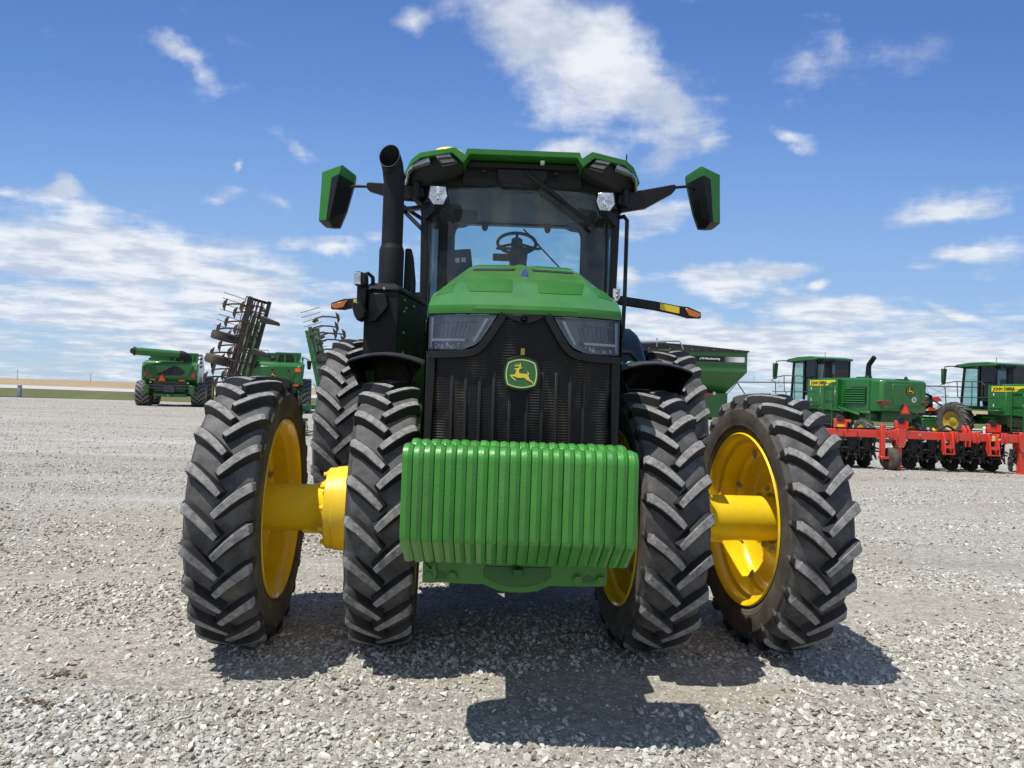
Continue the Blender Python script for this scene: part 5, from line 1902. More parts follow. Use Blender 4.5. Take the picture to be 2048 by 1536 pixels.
def cult_wing(sx, base, lean, length, baskets):
    """sx: -1 the wing whose shanks point left. u runs up the folded wing, v away from the machine."""
    ul = Vector((-sx * math.sin(rad(lean)), 0, math.cos(rad(lean))))
    vl = Vector((sx * math.cos(rad(lean)), 0, math.sin(rad(lean))))
    B = Vector(base)

    def P(u, v, y):
        return B + ul * u + vl * v + Vector((0, y, 0))
    b = MB()
    for y in (-1.2, -0.75, -0.3, 0.15):
        b.bar(P(-0.1, 0, y), P(length * (0.78 + 0.12 * ((y + 1.3) % 0.8)), 0, y), 0.11, 0.11, up=(0, 1, 0))
    for u in (0.35, length * 0.40, length * 0.74):
        b.bar(P(u, 0.02, -1.25), P(u, 0.02, 0.2), 0.09, 0.09)
    w = b.build('wing_frame', 'green_far', cult, bevel=0.006)
    # spring shanks with sweeps
    rows = [(-1.15, 0.15), (-0.7, 0.42), (-0.25, 0.0), (0.15, 0.25)]
    for y, off in rows:
        u = 0.45 + off
        while u < length * 0.92:
            b = MB()
            b.tube([P(u, 0.0, y - 0.06), P(u + 0.10, 0.10, y), P(u + 0.12, 0.35, y), P(u + 0.05, 0.62, y), P(u - 0.02, 0.80, y)], 0.026, 6)
            b.loft([[P(u - 0.02 + d, 0.80, y - 0.01), P(u - 0.02 + d, 0.80, y + 0.03), P(u - 0.02 + d * 0.4, 0.90, y)] for d in (-0.20, -0.05, 0.05, 0.20)])
            b.bar(P(u, 0.02, y), P(u + 0.04, 0.18, y), 0.09, 0.07)
            b.build('shank', 'rust', w, smooth=40)
            u += 0.78
    for u, y in ((length * 0.36, -1.3), (length * 0.58, -1.3)):
        if sx > 0:
            u -= 0.35
        b = MB()
        c0, c1 = P(u - 0.14, 0.52, y), P(u + 0.14, 0.52, y)
        d = (c1 - c0).normalized()
        a = Vector((0, 1, 0))
        e = d.cross(a).normalized()
        rings = []
        for s, r in ((0.0, 0.20), (0.02, 0.34), (0.10, 0.385), (0.5, 0.40), (0.90, 0.385), (0.98, 0.34), (1.0, 0.20)):
            c = c0 + (c1 - c0) * s
            rings.append([c + a * (r * math.cos(q)) + e * (r * math.sin(q)) for q in np.linspace(0, 2 * PI, 25)[:-1]])
        b.loft(rings)
        b.build('gauge_wheel', 'sidewall', w, smooth=50)
        b = MB()
        b.bar(P(u, 0.0, y), P(u, 0.52, y), 0.08, 0.1)
        b.build('wheel_strut', 'green_far', w)
    # harrow tines at the upper end
    for k in range(9):
        u = length * (0.56 + 0.05 * k)
        b = MB()
        b.tube([P(u, 0.05, -1.7), P(u + 0.02, 0.45, -1.72), P(u + 0.03, 0.68, -1.80)], 0.010, 5)
        b.build('harrow_tine', 'rust', w)
    if baskets:
        for u0, u1 in ((0.10, length * 0.52), (length * 0.54, length * 0.985)):
            for j, (vv, yy) in enumerate(((-0.42, -1.55), (-0.22, -1.80))):
                b = MB()
                c = [P(u0, vv, yy), P(u1, vv, yy)]
                e1, e2 = vl, Vector((0, 1, 0))
                r = 0.20
                for q in range(7):
                    a0 = q * 2 * PI / 7
                    b.tube([c[0] + e1 * r * math.cos(a0) + e2 * r * math.sin(a0), c[0].lerp(c[1], 0.5) + e1 * r * math.cos(a0 + 0.35) + e2 * r * math.sin(a0 + 0.35), c[1] + e1 * r * math.cos(a0 + 0.7) + e2 * r * math.sin(a0 + 0.7)], 0.014, 5)
                for s in np.linspace(0, 1, 5):
                    m_ = c[0].lerp(c[1], s)
                    b.tube([m_ + e1 * r * math.cos(q) + e2 * r * math.sin(q) for q in np.linspace(0, 2 * PI, 17)[:-1]], 0.016, 5, closed=True)
                b.tube(c, 0.03, 6)
                b.build('rolling_basket', 'rust', w)
        for vv in (-0.62, -0.02):
            b = MB()
            b.bar(P(0.05, vv, -1.5), P(length * 1.0, vv, -1.5), 0.09, 0.10, up=(0, 1, 0))
            b.bar(P(length * 0.98, -0.62, -1.5), P(length * 0.98, -0.02, -1.5), 0.06, 0.08)
            b.build('basket_frame', 'dirt_black', w)
        for u in (length * 0.52, length * 0.82):
            b = MB()
            b.prism([(0, 0.12), (0.5, 0.05), (0.55, -0.05), (0, -0.10)], 'y', -1.9, -1.6)
            o = P(u, -0.62, 0)
            b.xf(lambda p, o=o: o - vl * p.x * 1.0 + ul * p.z * 1.0 + Vector((0, p.y, 0)))
            b.build('folding_bracket', 'dirt_black', w, bevel=0.02)


cult_wing(-1, (-1.30, 0, 0.95), 13, 3.35, True)
cult_wing(1, (1.55, 0.6, 0.95), 14, 3.05, False)
b = MB()
b.bx(-1.9, 1.3, -1.1, -0.95, 0.75, 0.90)
b.bx(-1.9, 1.3, 0.8, 0.95, 0.75, 0.90)
for x in (-1.2, -0.3, 0.6):
    b.bx(x - 0.07, x + 0.07, -1.1, 3.2, 0.74, 0.89)
b.build('centre_frame', 'green_far', cult, bevel=0.01)
for x in (-1.3, -0.4, 0.4):
    far_wheel(cult, 'transport_wheel', x, -0.1, 0.42, 0.26, 0.22, 14, 1, lh=0.02)
b = MB()
for k in range(8):
    a = k * PI / 4
    b.tube([(0.3, -1.7 + 0.2 * math.cos(a), 0.22 + 0.2 * math.sin(a)), (1.35, -1.7 + 0.2 * math.cos(a + 0.5), 0.22 + 0.2 * math.sin(a + 0.5))], 0.016, 5)
for x in np.linspace(0.3, 1.35, 5):
    b.tube([(x, -1.7 + 0.2 * math.cos(q), 0.22 + 0.2 * math.sin(q)) for q in np.linspace(0, 2 * PI, 17)[:-1]], 0.016, 5, closed=True)
b.build('rolling_basket', 'rust', cult)
b = MB()
b.bar((0.25, -1.7, 0.50), (1.4, -1.7, 0.50), 0.10, 0.10)
b.bar((0.5, -1.7, 0.50), (0.5, -1.0, 0.82), 0.08, 0.08)
b.bar((1.1, -1.7, 0.50), (1.1, -1.0, 0.82), 0.08, 0.08)
b.build('basket_arm', 'green_dark', cult)
triangle_sign(cult, (0.45, -1.75, 1.02), 0.42)
b = MB()
b.bx(0.88, 1.12, -1.75, -1.72, 1.10, 1.20)
b.build('orange_reflector', 'orange', cult)
b = MB()
b.bar((0.4, -1.4, 0.9), (1.25, -1.4, 1.30), 0.05, 0.05)
b.bar((0.45, -1.72, 0.75), (0.45, -1.72, 1.15), 0.04, 0.04)
b.bar((1.0, -1.72, 0.8), (1.0, -1.72, 1.15), 0.04, 0.04)
b.build('lamp_bar', 'green_far', cult)
b = MB()
b.tube([(0.95, -1.6, 1.65), (1.1, -1.6, 1.85), (1.05, -1.6, 1.95)], 0.02, 6)
lp = b.build('lamp_stalk', 'green_far', cult)
b = MB()
b.bx(0.96, 1.10, -1.66, -1.60, 1.95, 2.05)
b.build('lamp', 'orange', lp)

# ---- grain cart
cart = thing('grain_cart', 'dark green grain cart with rolled black tarp and lettered black stripe', 'grain cart', (6.6, 27.2, 0), rad(-4))
b = MB()
# hopper: long side towards the camera
L0, L1 = -3.3, 2.33
top_, shoul, low_ = 3.42, 2.60, 1.80


def hring(x0, x1, y0, y1, z):
    return [(x0, y0, z), (x1, y0, z), (x1, y1, z), (x0, y1, z)]


b.loft([hring(L0, L1, -0.05, 3.3, top_), hring(L0, L1, -0.05, 3.3, shoul), hring(-1.9, 1.72, 0.75, 2.5, low_), hring(-1.6, 1.66, 0.8, 2.4, 0.95)])
hop = b.build('hopper', 'cart_green', cart, bevel=0.015)
b = MB()
b.bx(L0, L1 - 0.04, -0.075, -0.048, 2.86, 2.885)
b.build('seam', 'green_dark', hop)
b = MB()
n_ = 16
edge = [(L0 + (L1 + 0.07 - L0) * k / n_, 3.405 + 0.27 * math.sin(PI * min(1, (0.06 + 0.94 * (1 - k / n_)) * 1.0) * 0.62) ** 1.2) for k in range(n_ + 1)]
b.prism([(x, z) for x, z in edge] + [(L1 + 0.02, 3.36), (L0, 3.36)], 'y', -0.10, 3.35)
b.build('tarp', 'tarp', hop) if 'tarp' in M else None
M['tarp'] = surf('black_tarpaulin', (0.016, 0.015, 0.014), 0.55, var=0.3, dust=0.25, dustcol=(0.06, 0.055, 0.05))
if not any(o.name.startswith('tarp') for o in bpy.data.objects):
    b.build('tarp', 'tarp', hop)
for k in range(5):
    b = MB()
    b.ball((-1.4 + k * 0.82, -0.105, 3.42), 0.022, 8)
    b.build('tarp_stud', 'steel', hop)
b = MB()
b.tube([(-3.2, -0.1, 3.62), (-1.6, -0.1, 3.66), (-0.75, -0.1, 3.70)], 0.06, 10)
b.tube([(-0.75, -0.1, 3.72), (-0.25, -0.12, 3.72), (-0.15, -0.12, 3.55), (-0.10, -0.10, 3.40)], 0.03, 8)
b.bar((-1.1, -0.1, 3.5), (-1.1, -0.1, 3.82), 0.05, 0.05)
b.build('tarp_roller', 'galv', cart)
b = MB()
b.bx(-3.2, 1.45, -0.070, -0.045, 2.98, 3.19)
stp = b.build('stripe', 'black', hop, smooth=0)


def fade_mat():
    m, t, bs = new_mat('stripe_fade')
    tc = N(t, 'ShaderNodeTexCoord')
    sp = N(t, 'ShaderNodeSeparateXYZ')
    t.links.new(tc.outputs['Object'], sp.inputs[0])
    c = mixc(t, maprange(t, sp.outputs[0], 1.45, 2.0, 0, 1), (0.012, 0.012, 0.012), (0.66, 0.68, 0.70))
    t.links.new(c, bs.inputs['Base Color'])
    return m


M['fade'] = fade_mat()
b = MB()
b.bx(1.45, 2.22, -0.069, -0.045, 2.98, 3.18)
b.build('stripe_end', 'fade', hop, smooth=0)
text_mesh('J&M Manufacturing', 0.098, 'lettering', 'white', hop, (0.92, -0.074, 3.095), (PI / 2, 0, 0), 0.002, 0.003, 0.2)
b = MB()
for sx in (-1.5, 0.6):
    b.bx(sx - 0.1, sx + 0.1, 0.8, 2.6, 0.75, 1.3)
b.bx(-3.2, 1.4, 1.5, 1.9, 0.72, 0.95)
b.build('undercarriage', 'green_dark', cart, bevel=0.02)
b = MB()
b.bx(0.30, 1.74, 0.45, 0.95, 0.85, 1.80)
b.build('clean_out_box', 'cart_green', cart, bevel=0.02)
for sx, y in ((-1, 0.55), (1, 2.9)):
    w = far_wheel(cart, 'cart_wheel', 0, 0, 0.86, 0.6, 0.42, 16, 1)
    w.location = (-0.45, y, 0.85)
    w.rotation_euler.z = PI / 2
b = MB()
b.cyl((-0.02, -0.14, 2.02), (-0.02, -0.14, 2.72), 0.05, 10)
b.ball((-0.02, -0.14, 2.72), 0.055, 8)
b.build('jack', 'black', cart)
b = MB()
b.tube([(-0.75, 0.3, 2.45), (-0.1, 0.2, 1.85), (0.25, 0.15, 1.5), (0.33, 0.2, 1.2), (0.2, 0.3, 0.95)], 0.03, 6)
b.build('hydraulic_hose', 'black', cart)
triangle_sign(cart, (-0.42, -0.2, 1.60), 0.42)
b = MB()
b.bx(0.78, 1.12, 0.40, 0.46, 1.66, 1.78)
b.build('tail_lamp', 'redlens', cart)
b = MB()
b.ball((1.22, 0.42, 1.78), 0.07, 10)
b.build('marker_lamp', 'white', cart)
b = MB()
b.bx(-0.72, -0.42, -0.1, 0.5, 0.35, 0.62)
b.bx(-0.6, -0.5, 0.4, 1.0, 0.5, 0.9)
b.build('hitch_step', 'cart_green', cart, bevel=0.02)

# ---- self-propelled windrowers
def windrower(label, loc, rz):
    t = thing('windrower', label, 'windrower', loc, rad(rz), 'windrowers parked behind the red toolbar')
    W_ = 1.18
    # engine body: lofted so the rear corners round off
    rings = []
    for y, w, z0, z1, r in ((0.0, 1.00, 1.42, 2.52, 0.10), (0.12, 1.12, 1.30, 2.58, 0.10), (0.9, W_, 1.26, 2.66, 0.09), (1.0, W_, 1.26, 2.67, 0.09), (3.9, W_, 1.22, 2.70, 0.08)):
        rings.append([(-w, y, z0), (w, y, z0), (w + 0.0, y, z1 - r), (w - r, y, z1), (-w + r, y, z1), (-w, y, z1 - r)])
    b = MB()
    b.loft(rings)
    body = b.build('engine_body', 'green_far', t, smooth=40, bevel=0.02, seg=2)
    b = MB()
    b.prism([(-0.55, 1.55), (-0.62, 2.42), (0.72, 2.42), (0.68, 1.55)], 'y', -0.03, 0.02)
    b.build('rear_door', 'green_far', body, bevel=0.02)
    emblem(body, (0.22, -0.035, 2.17), 0.165, detail=False, field='black', line='badge_yellow')
    b = MB()
    b.lathe([(-0.034, 0.001), (-0.036, 0.11), (-0.03, 0.115)], 'y', (0.42, 0, 1.80), 24)
    st = b.build('speed_sticker', 'white', body)
    text_mesh('25', 0.14, 'lettering', 'black', st, (0.42, -0.040, 1.80), (PI / 2, 0, 0), 0.001, 0.004)
    triangle_sign(body, (-0.02, -0.06, 1.42), 0.46)
    for x in (-0.92, 0.95):
        b = MB()
        b.prism([(x - 0.20, 1.66), (x + 0.20, 1.66), (x + 0.15, 1.58), (x - 0.15, 1.58)], 'y', 0.0, 0.2)
        b.prism([(x - 0.26, 1.70), (x + 0.26, 1.70), (x + 0.20, 1.74), (x - 0.20, 1.74)], 'y', -0.02, 0.2)
        b.build('tail_lamp', 'redlens', body)
    # louvred screen on the left flank
    b = MB()
    b.prism([(0.78, 1.55), (0.78, 2.28), (1.6, 2.28), (2.05, 2.2), (2.17, 2.0), (2.20, 1.55)], 'x', -W_ - 0.012, -W_ + 0.01)
    lv = b.build('side_screen', 'black_matt', body)
    for k in range(7):
        b = MB()
        z = 1.58 + 0.10 * k
        b.bx(-W_ - 0.05, -W_ - 0.008, 0.80, 2.18 - (0.0 if k < 4 else 0.07 * (k - 3)), z, z + 0.045, rot=rotm(0, 25, 0))
        b.build('louvre', 'green_far', lv)
    b = MB()
    b.bx(-W_ - 0.006, -W_ + 0.01, 0.585, 0.60, 1.3, 2.60)
    b.bx(-W_ - 0.006, -W_ + 0.01, 1.0, 3.4, 1.42, 1.44)
    b.build('panel_gap', 'green_dark', body)
    # service panel, stripe and ladder
    b = MB()
    b.bx(-W_ - 0.22, -W_ + 0.02, 2.30, 4.35, 1.28, 2.64)
    side = b.build('service_panel', 'green_far', t, bevel=0.03, seg=2)
    X = -W_ - 0.225
    b = MB()
    b.slab([(4.15, 2.34), (4.15, 2.58), (2.40, 2.58), (2.40, 2.50), (2.70, 2.48), (2.90, 2.34)], lambda y, z, d: Vector((X - 0.006 * d, y, z)))
    b.build('yellow_stripe', 'yellow_flat', side)
    text_mesh('JOHN DEERE', 0.185, 'lettering', 'black', side, (X - 0.012, 3.53, 2.455), (PI / 2, 0, -PI / 2), 0.002, 0.006, 0.0)
    for y0, y1, z0, z1 in ((3.4, 4.2, 1.45, 2.30), (2.42, 3.25, 1.45, 2.30)):
        b = MB()
        b.bx(X - 0.012, X, y0, y1, z0, z1)
        b.build('panel_door', 'green_far', side, bevel=0.008)
    for y in (4.0, 2.52):
        for z in (2.15, 1.65):
            b = MB()
            b.bx(X - 0.02, X - 0.01, y, y + 0.05, z, z + 0.12)
            b.build('latch', 'white', side)
    for y in (2.45, 3.03):
        b = MB()
        b.bar((X - 0.10, y, 0.55), (X - 0.10, y, 2.45), 0.035, 0.035)
        b.build('ladder_rail', 'green_far', t)
    for z in (0.65, 1.05, 1.45, 1.85, 2.42):
        b = MB()
        b.bar((X - 0.10, 2.45, z), (X - 0.10, 3.03, z), 0.03, 0.03)
        b.build('ladder_rung', 'green_far', t)
    # cab
    b = MB()
    cabz = 3.58
    for sx in (-1, 1):
        for y, yl in ((4.45, 4.45), (5.35, 5.35), (6.15, 6.35)):
            b.bar((sx * 0.86, yl, 1.55), (sx * 0.88, y, cabz), 0.09, 0.10)
        b.bar((sx * 0.86, 4.45, 1.6), (sx * 0.86, 6.3, 1.6), 0.09, 0.12)
    b.bx(-0.86, 0.86, 4.40, 6.3, 1.45, 1.60)
    fr = b.build('cab_frame', 'black', t, bevel=0.01)
    b = MB()
    b.bx(-0.855, -0.845, 4.48, 5.33, 1.9, cabz)
    b.build('cab_side_window', 'dark_glass_far', fr)
    b = MB()
    b.bx(0.845, 0.855, 4.48, 5.33, 1.9, cabz)
    b.build('cab_side_window', 'dark_glass_far', fr)
    for sx in (-1, 1):
        b = MB()
        b.add([(sx * 0.86, 5.37, 1.65), (sx * 0.86, 6.32, 1.65), (sx * 0.875, 6.12, cabz), (sx * 0.875, 5.37, cabz)], [(0, 1, 2, 3)])
        b.build('door_glass', 'glass_far', fr, smooth=0)
    b = MB()
    b.add([(-0.84, 6.36, 1.65), (0.84, 6.36, 1.65), (0.86, 6.16, cabz), (-0.86, 6.16, cabz)], [(0, 1, 2, 3)])
    b.build('front_glass', 'glass_far', fr, smooth=0)
    b = MB()
    b.bx(-0.25, 0.25, 4.75, 5.2, 1.9, 2.1)
    b.bx(-0.25, 0.25, 4.65, 4.80, 2.0, 2.95)
    b.build('seat', 'cabin_dark', fr, bevel=0.02)
    b = MB()
    b.bx(-0.13, 0.13, 5.75, 5.90, 1.6, 2.50, rot=rotm(-12, 0, 0))
    b.bx(-0.3, 0.3, 5.55, 5.9, 2.45, 2.52, rot=rotm(25, 0, 0))
    b.build('steering_column', 'cabin_dark', fr, bevel=0.02)
    b = MB()
    b.add([(-0.84, 4.42, 2.6), (0.84, 4.42, 2.6), (0.84, 4.42, cabz), (-0.84, 4.42, cabz)], [(0, 1, 2, 3)])
    b.build('rear_window', 'dark_glass_far', fr, smooth=0)
    b = MB()
    b.prism([(4.32, cabz - 0.02), (4.30, cabz + 0.08), (4.8, cabz + 0.17), (5.8, cabz + 0.17), (6.6, cabz + 0.09), (6.62, cabz + 0.04), (6.35, cabz - 0.04)], 'x', -0.98, 0.98)
    rf = b.build('cab_roof', 'green_far', t, bevel=0.03, seg=2)
    b = MB()
    b.prism([(5.1, cabz - 0.01), (6.05, cabz - 0.12), (6.75, cabz - 0.02), (6.80, cabz + 0.05), (6.3, cabz + 0.02), (5.6, cabz + 0.01)], 'x', -0.95, 0.95)
    b.build('roof_visor', 'black', rf, bevel=0.02)
    b = MB()
    b.cyl((0.5, 5.7, cabz + 0.15), (0.5, 5.7, cabz + 0.48), 0.012, 6)
    b.build('antenna', 'black', rf)
    for sx in (-1, 1):
        b = MB()
        b.tube([(sx * 0.8, 6.6, cabz), (sx * 1.1, 6.7, cabz + 0.02), (sx * 1.45, 6.75, cabz - 0.02), (sx * 1.5, 6.75, cabz - 0.2)], 0.028, 6)
        br = b.build('mirror_bracket', 'black', t)
        b = MB()
        b.prism([(sx * 1.38, cabz - 0.12), (sx * 1.64, cabz - 0.12), (sx * 1.62, cabz - 0.78), (sx * 1.55, cabz - 0.92), (sx * 1.44, cabz - 0.88)], 'y', 6.68, 6.82)
        b.build('mirror', 'green_dark', br, bevel=0.02)
    # platform, rail
    b = MB()
    b.bx(-1.75, 1.75, 5.2, 6.7, 1.44, 1.52)
    b.bx(-1.72, -0.9, 3.5, 5.2, 1.44, 1.50)
    b.build('platform', 'green_far', t, bevel=0.01)
    b = MB()
    b.tube([(-1.62, 4.3, 2.62), (-1.62, 4.5, 2.78), (-1.62, 5.9, 2.82), (-1.62, 6.7, 2.72), (-1.62, 6.9, 2.60), (-1.62, 6.55, 2.52), (-1.62, 6.45, 1.52)], 0.024, 6)
    b.tube([(-1.62, 3.5, 2.05), (-1.62, 6.75, 2.05)], 0.020, 6)
    b.tube([(-1.62, 5.85, 2.80), (-1.62, 5.80, 2.1), (-1.62, 5.6, 1.95)], 0.022, 6)
    b.tube([(-1.62, 5.0, 2.80), (-1.62, 5.0, 1.52)], 0.020, 6)
    b.build('platform_rail', 'green_dark', t)
    # stacks
    b = MB()
    b.cyl((-0.55, 4.0, 2.66), (-0.55, 4.0, 3.45), 0.15, 16)
    b.lathe([(3.44, 0.14), (3.44, 0.26), (3.50, 0.28), (3.58, 0.26), (3.61, 0.1), (3.61, 0.001)], 'z', (-0.55, 4.0, 0), 20)
    b.build('air_intake', 'black', t, smooth=40)
    b = MB()
    b.tube([(-0.55, 1.45, 2.62), (-0.55, 1.45, 3.10), (-0.55, 1.42, 3.25), (-0.55, 1.25, 3.42), (-0.55, 1.12, 3.55)], [0.13, 0.105, 0.105, 0.105, 0.10], 14)
    b.tube([(-0.55, 1.45, 2.62), (-0.55, 1.45, 2.78)], [0.19, 0.12], 14)
    b.build('exhaust_pipe', 'black', t, smooth=50)
    b = MB()
    b.bx(-0.15, 0.35, 0.15, 0.4, 2.55, 2.64)
    b.ball((0.3, 0.3, 2.68), 0.08, 8)
    b.bx(-0.3, 0.2, 2.1, 2.5, 2.68, 2.76)
    b.build('top_fittings', 'green_dark', t, bevel=0.01)
    # running gear
    for sx in (-1, 1):
        far_wheel(t, 'drive_wheel', sx * 1.55, 6.0, 0.92, 0.52, 0.46, 18, sx, rimmat='yellow_shaded')
        far_wheel(t, 'caster_wheel', sx * 1.25, 0.75, 0.48, 0.40, 0.24, 14, sx, lh=0.03)
        b = MB()
        b.bx(sx * 1.05, sx * 1.30, 5.75, 6.25, 0.6, 1.45)
        b.build('final_drive', 'green_dark', t, bevel=0.03)
        b = MB()
        b.prism([(0.3, 0.5), (0.45, 1.1), (1.0, 1.2), (1.05, 0.5), (0.8, 0.95), (0.5, 0.9)], 'x', sx * 1.20, sx * 1.30)
        b.build('caster_fork', 'green_far', t, bevel=0.02)
    b = MB()
    b.bx(-1.3, 1.3, 0.6, 1.0, 0.98, 1.20)
    b.bx(-0.75, 0.75, 0.4, 5.6, 0.85, 1.28)
    b.bx(-1.05, 1.05, 5.85, 6.15, 0.8, 1.1)
    b.bx(-0.6, 0.6, 5.5, 6.0, 0.85, 1.2)
    b.build('chassis', 'green_dark', t, bevel=0.02)
    b = MB()
    b.bx(-1.35, -0.9, 2.2, 3.4, 0.75, 1.2)
    b.build('hydraulic_tank', 'dirt_black', t, bevel=0.03)
    b = MB()
    b.bar((-1.35, 0.35, 1.22), (-1.35, 2.8, 1.30), 0.09, 0.09)
    b.cyl((-1.38, 0.9, 1.12), (-1.38, 2.2, 1.40), 0.05, 10)
    b.build('lift_linkage', 'green_far', t, bevel=0.01)
    for y, z, m_ in ((5.42, 1.18, 'white'), (5.44, 0.95, 'white'), (5.36, 1.05, 'rust'), (5.43, 0.80, 'yellow_flat')):
        b = MB()
        b.bx(-1.42, -1.40, y, y + 0.18, z, z + 0.18)
        b.build('decal', m_, t)
    return t


M['dark_glass_far'] = glass('smoked_cab_window', (0.16, 0.18, 0.20), film=0.08, filmcol=(0.05, 0.05, 0.055))
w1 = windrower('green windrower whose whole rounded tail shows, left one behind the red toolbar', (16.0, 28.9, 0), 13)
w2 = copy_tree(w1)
w2['label'] = 'green windrower with its lugged drive wheel in view, cut off by the right edge'
w2.location = (24.35, 28.9, 0)
w2.rotation_euler.z = rad(13)

# ---- red strip-till toolbar in front of the windrowers
bar = thing('toolbar', 'bright red strip till toolbar on two stands with dark coulter row units', 'toolbar', (9.12, 16.75, 0), rad(-1.2))
b = MB()
for x0, x1, z0, z1 in ((-1.68, -1.30, 0.745, 0.925), (-1.26, -0.98, 0.745, 0.925), (-0.94, -0.30, 0.745, 0.925), (-0.22, 0.50, 0.74, 0.93), (0.50, 3.6, 0.735, 0.925), (3.6, 6.4, 0.735, 0.925)):
    b.bx(x0, x1, -0.09, 0.09, z0, z1)
b.bx(-1.68, 6.4, -0.06, 0.06, 0.76, 0.91)
mb_ = b.build('main_beam', 'red', bar, bevel=0.012, seg=2)
for x in (0.02, 2.86, 5.6):
    b = MB()
    b.prism([(x - 0.10, 0.98), (x + 0.12, 0.98), (x + 0.12, 0.62), (x + 0.07, 0.53), (x - 0.05, 0.53), (x - 0.10, 0.62)], 'y', -0.13, -0.09)
    b.prism([(x - 0.10, 0.98), (x + 0.12, 0.98), (x + 0.12, 0.62), (x + 0.07, 0.53), (x - 0.05, 0.53), (x - 0.10, 0.62)], 'y', 0.09, 0.13)
    pt = b.build('stand_plate', 'red', bar, bevel=0.006)
    for dx, z in ((-0.07, 0.95), (0.09, 0.95), (0.09, 0.66), (0.01, 0.61), (-0.03, 0.55), (0.05, 0.55)):
        bb = MB()
        bb.ball((x + dx, -0.132, z), 0.014, 8)
        bb.build('bolt', 'galv', pt)
    b = MB()
    b.bx(x - 0.055, x + 0.055, -0.085, 0.045, 0.02, 0.60)
    b.bx(x - 0.10, x + 0.10, -0.12, 0.10, 0.0, 0.022)
    b.build('stand_leg', 'red', bar, bevel=0.006)
for x in (-0.42, 4.6):
    b = MB()
    b.bx(x - 0.05, x + 0.05, -0.20, -0.10, 0.30, 1.06)
    b.bx(x - 0.06, x + 0.14, -0.22, -0.08, 0.26, 0.32)
    ga = b.build('gauge_arm', 'red', bar, bevel=0.006)
    b = MB()
    b.lathe([(-0.10, 0.05), (-0.105, 0.16), (-0.09, 0.24), (-0.05, 0.265), (0.05, 0.265), (0.09, 0.24), (0.105, 0.16), (0.10, 0.05)], 'x', (0, 0, 0), 28)
    g = b.build('gauge_wheel', 'sidewall', ga, smooth=50)
    g.location = (x + 0.22, -0.10, 0.26)
    g.rotation_euler.z = rad(18)
for x in (0.98, 2.02, 3.9):
    # hitch lugs: curved side plates with a cross pin
    for dx in (0.0, 0.20):
        b = MB()
        b.prism([(-0.10, 0.93), (-0.16, 0.90), (-0.22, 0.62), (-0.24, 0.42), (-0.16, 0.40), (-0.02, 0.60), (0.04, 0.74)], 'x', x + dx, x + dx + 0.03)
        b.build('hitch_lug', 'red', bar, bevel=0.004)
    b = MB()
    b.bx(x + 0.03, x + 0.20, -0.24, -0.18, 0.56, 0.63)
    b.cyl((x - 0.03, -0.20, 0.43), (x + 0.26, -0.20, 0.43), 0.018, 8)
    b.build('hitch_pin', 'red', bar)
for x in (1.52, 1.62):
    b = MB()
    b.prism([(-0.1, 0.60), (-0.1, 0.95), (0.0, 1.10), (0.06, 1.10), (0.10, 0.95), (0.10, 0.60)], 'x', x, x + 0.035)
    b.build('mast_plate', 'red', bar, bevel=0.004)
for x in (-0.05, 1.28, 1.78, 2.42):
    b = MB()
    b.bx(x - 0.08, x + 0.08, -0.115, 0.12, 0.70, 0.95)
    b.cyl((x, -0.13, 0.66), (x, -0.13, 0.94), 0.012, 6)
    b.build('clamp', 'red', bar, bevel=0.006)
for x in (-1.36, 0.06, 2.2, 4.9):
    b = MB()
    b.bx(x - 0.13, x + 0.13, -0.02, 0.04, 0.96, 1.16)
    b.bx(x - 0.13, x - 0.11, -0.12, 0.04, 0.96, 1.14)
    b.bx(x + 0.11, x + 0.13, -0.12, 0.04, 0.96, 1.14)
    lb = b.build('lamp_box', 'red', bar, bevel=0.004)
    b = MB()
    b.lathe([(-0.03, 0.001), (-0.03, 0.085), (0.02, 0.09)], 'y', (x + 0.01, 0, 1.17), 18)
    b.build('lamp_disc', 'rust' if x < -1 else 'black_matt', lb)
    if x < -1:
        b = MB()
        b.bx(x - 0.11, x + 0.11, -0.03, -0.022, 0.97, 1.03)
        b.build('reflector', 'amber_decal', lb) if 'amber_decal' in M else b.build('reflector', 'yellow_flat', lb)
        b = MB()
        b.bx(x + 0.14, x + 0.26, -0.02, 0.0, 1.09, 1.15)
        b.build('orange_reflector', 'orange', lb)
# decals
b = MB()
b.bx(2.14, 2.24, -0.095, -0.091, 0.76, 0.88)
b.build('caution_sticker', 'yellow_flat', mb_)
b = MB()
b.bx(2.15, 2.19, -0.098, -0.0955, 0.83, 0.87)
b.bx(2.15, 2.23, -0.098, -0.0955, 0.77, 0.79)
b.build('sticker_print', 'white', mb_)
b = MB()
b.bx(2.29, 2.36, -0.095, -0.091, 0.78, 0.82)
b.build('sticker', 'white', mb_)
b = MB()
b.bx(2.29, 2.36, -0.095, -0.091, 0.83, 0.86)
b.build('sticker', 'black', mb_)
b = MB()
b.lathe([(-0.094, 0.001), (-0.096, 0.028), (-0.09, 0.03)], 'y', (0.48, 0, 0.84), 16)
b.build('round_badge', 'galv', mb_)
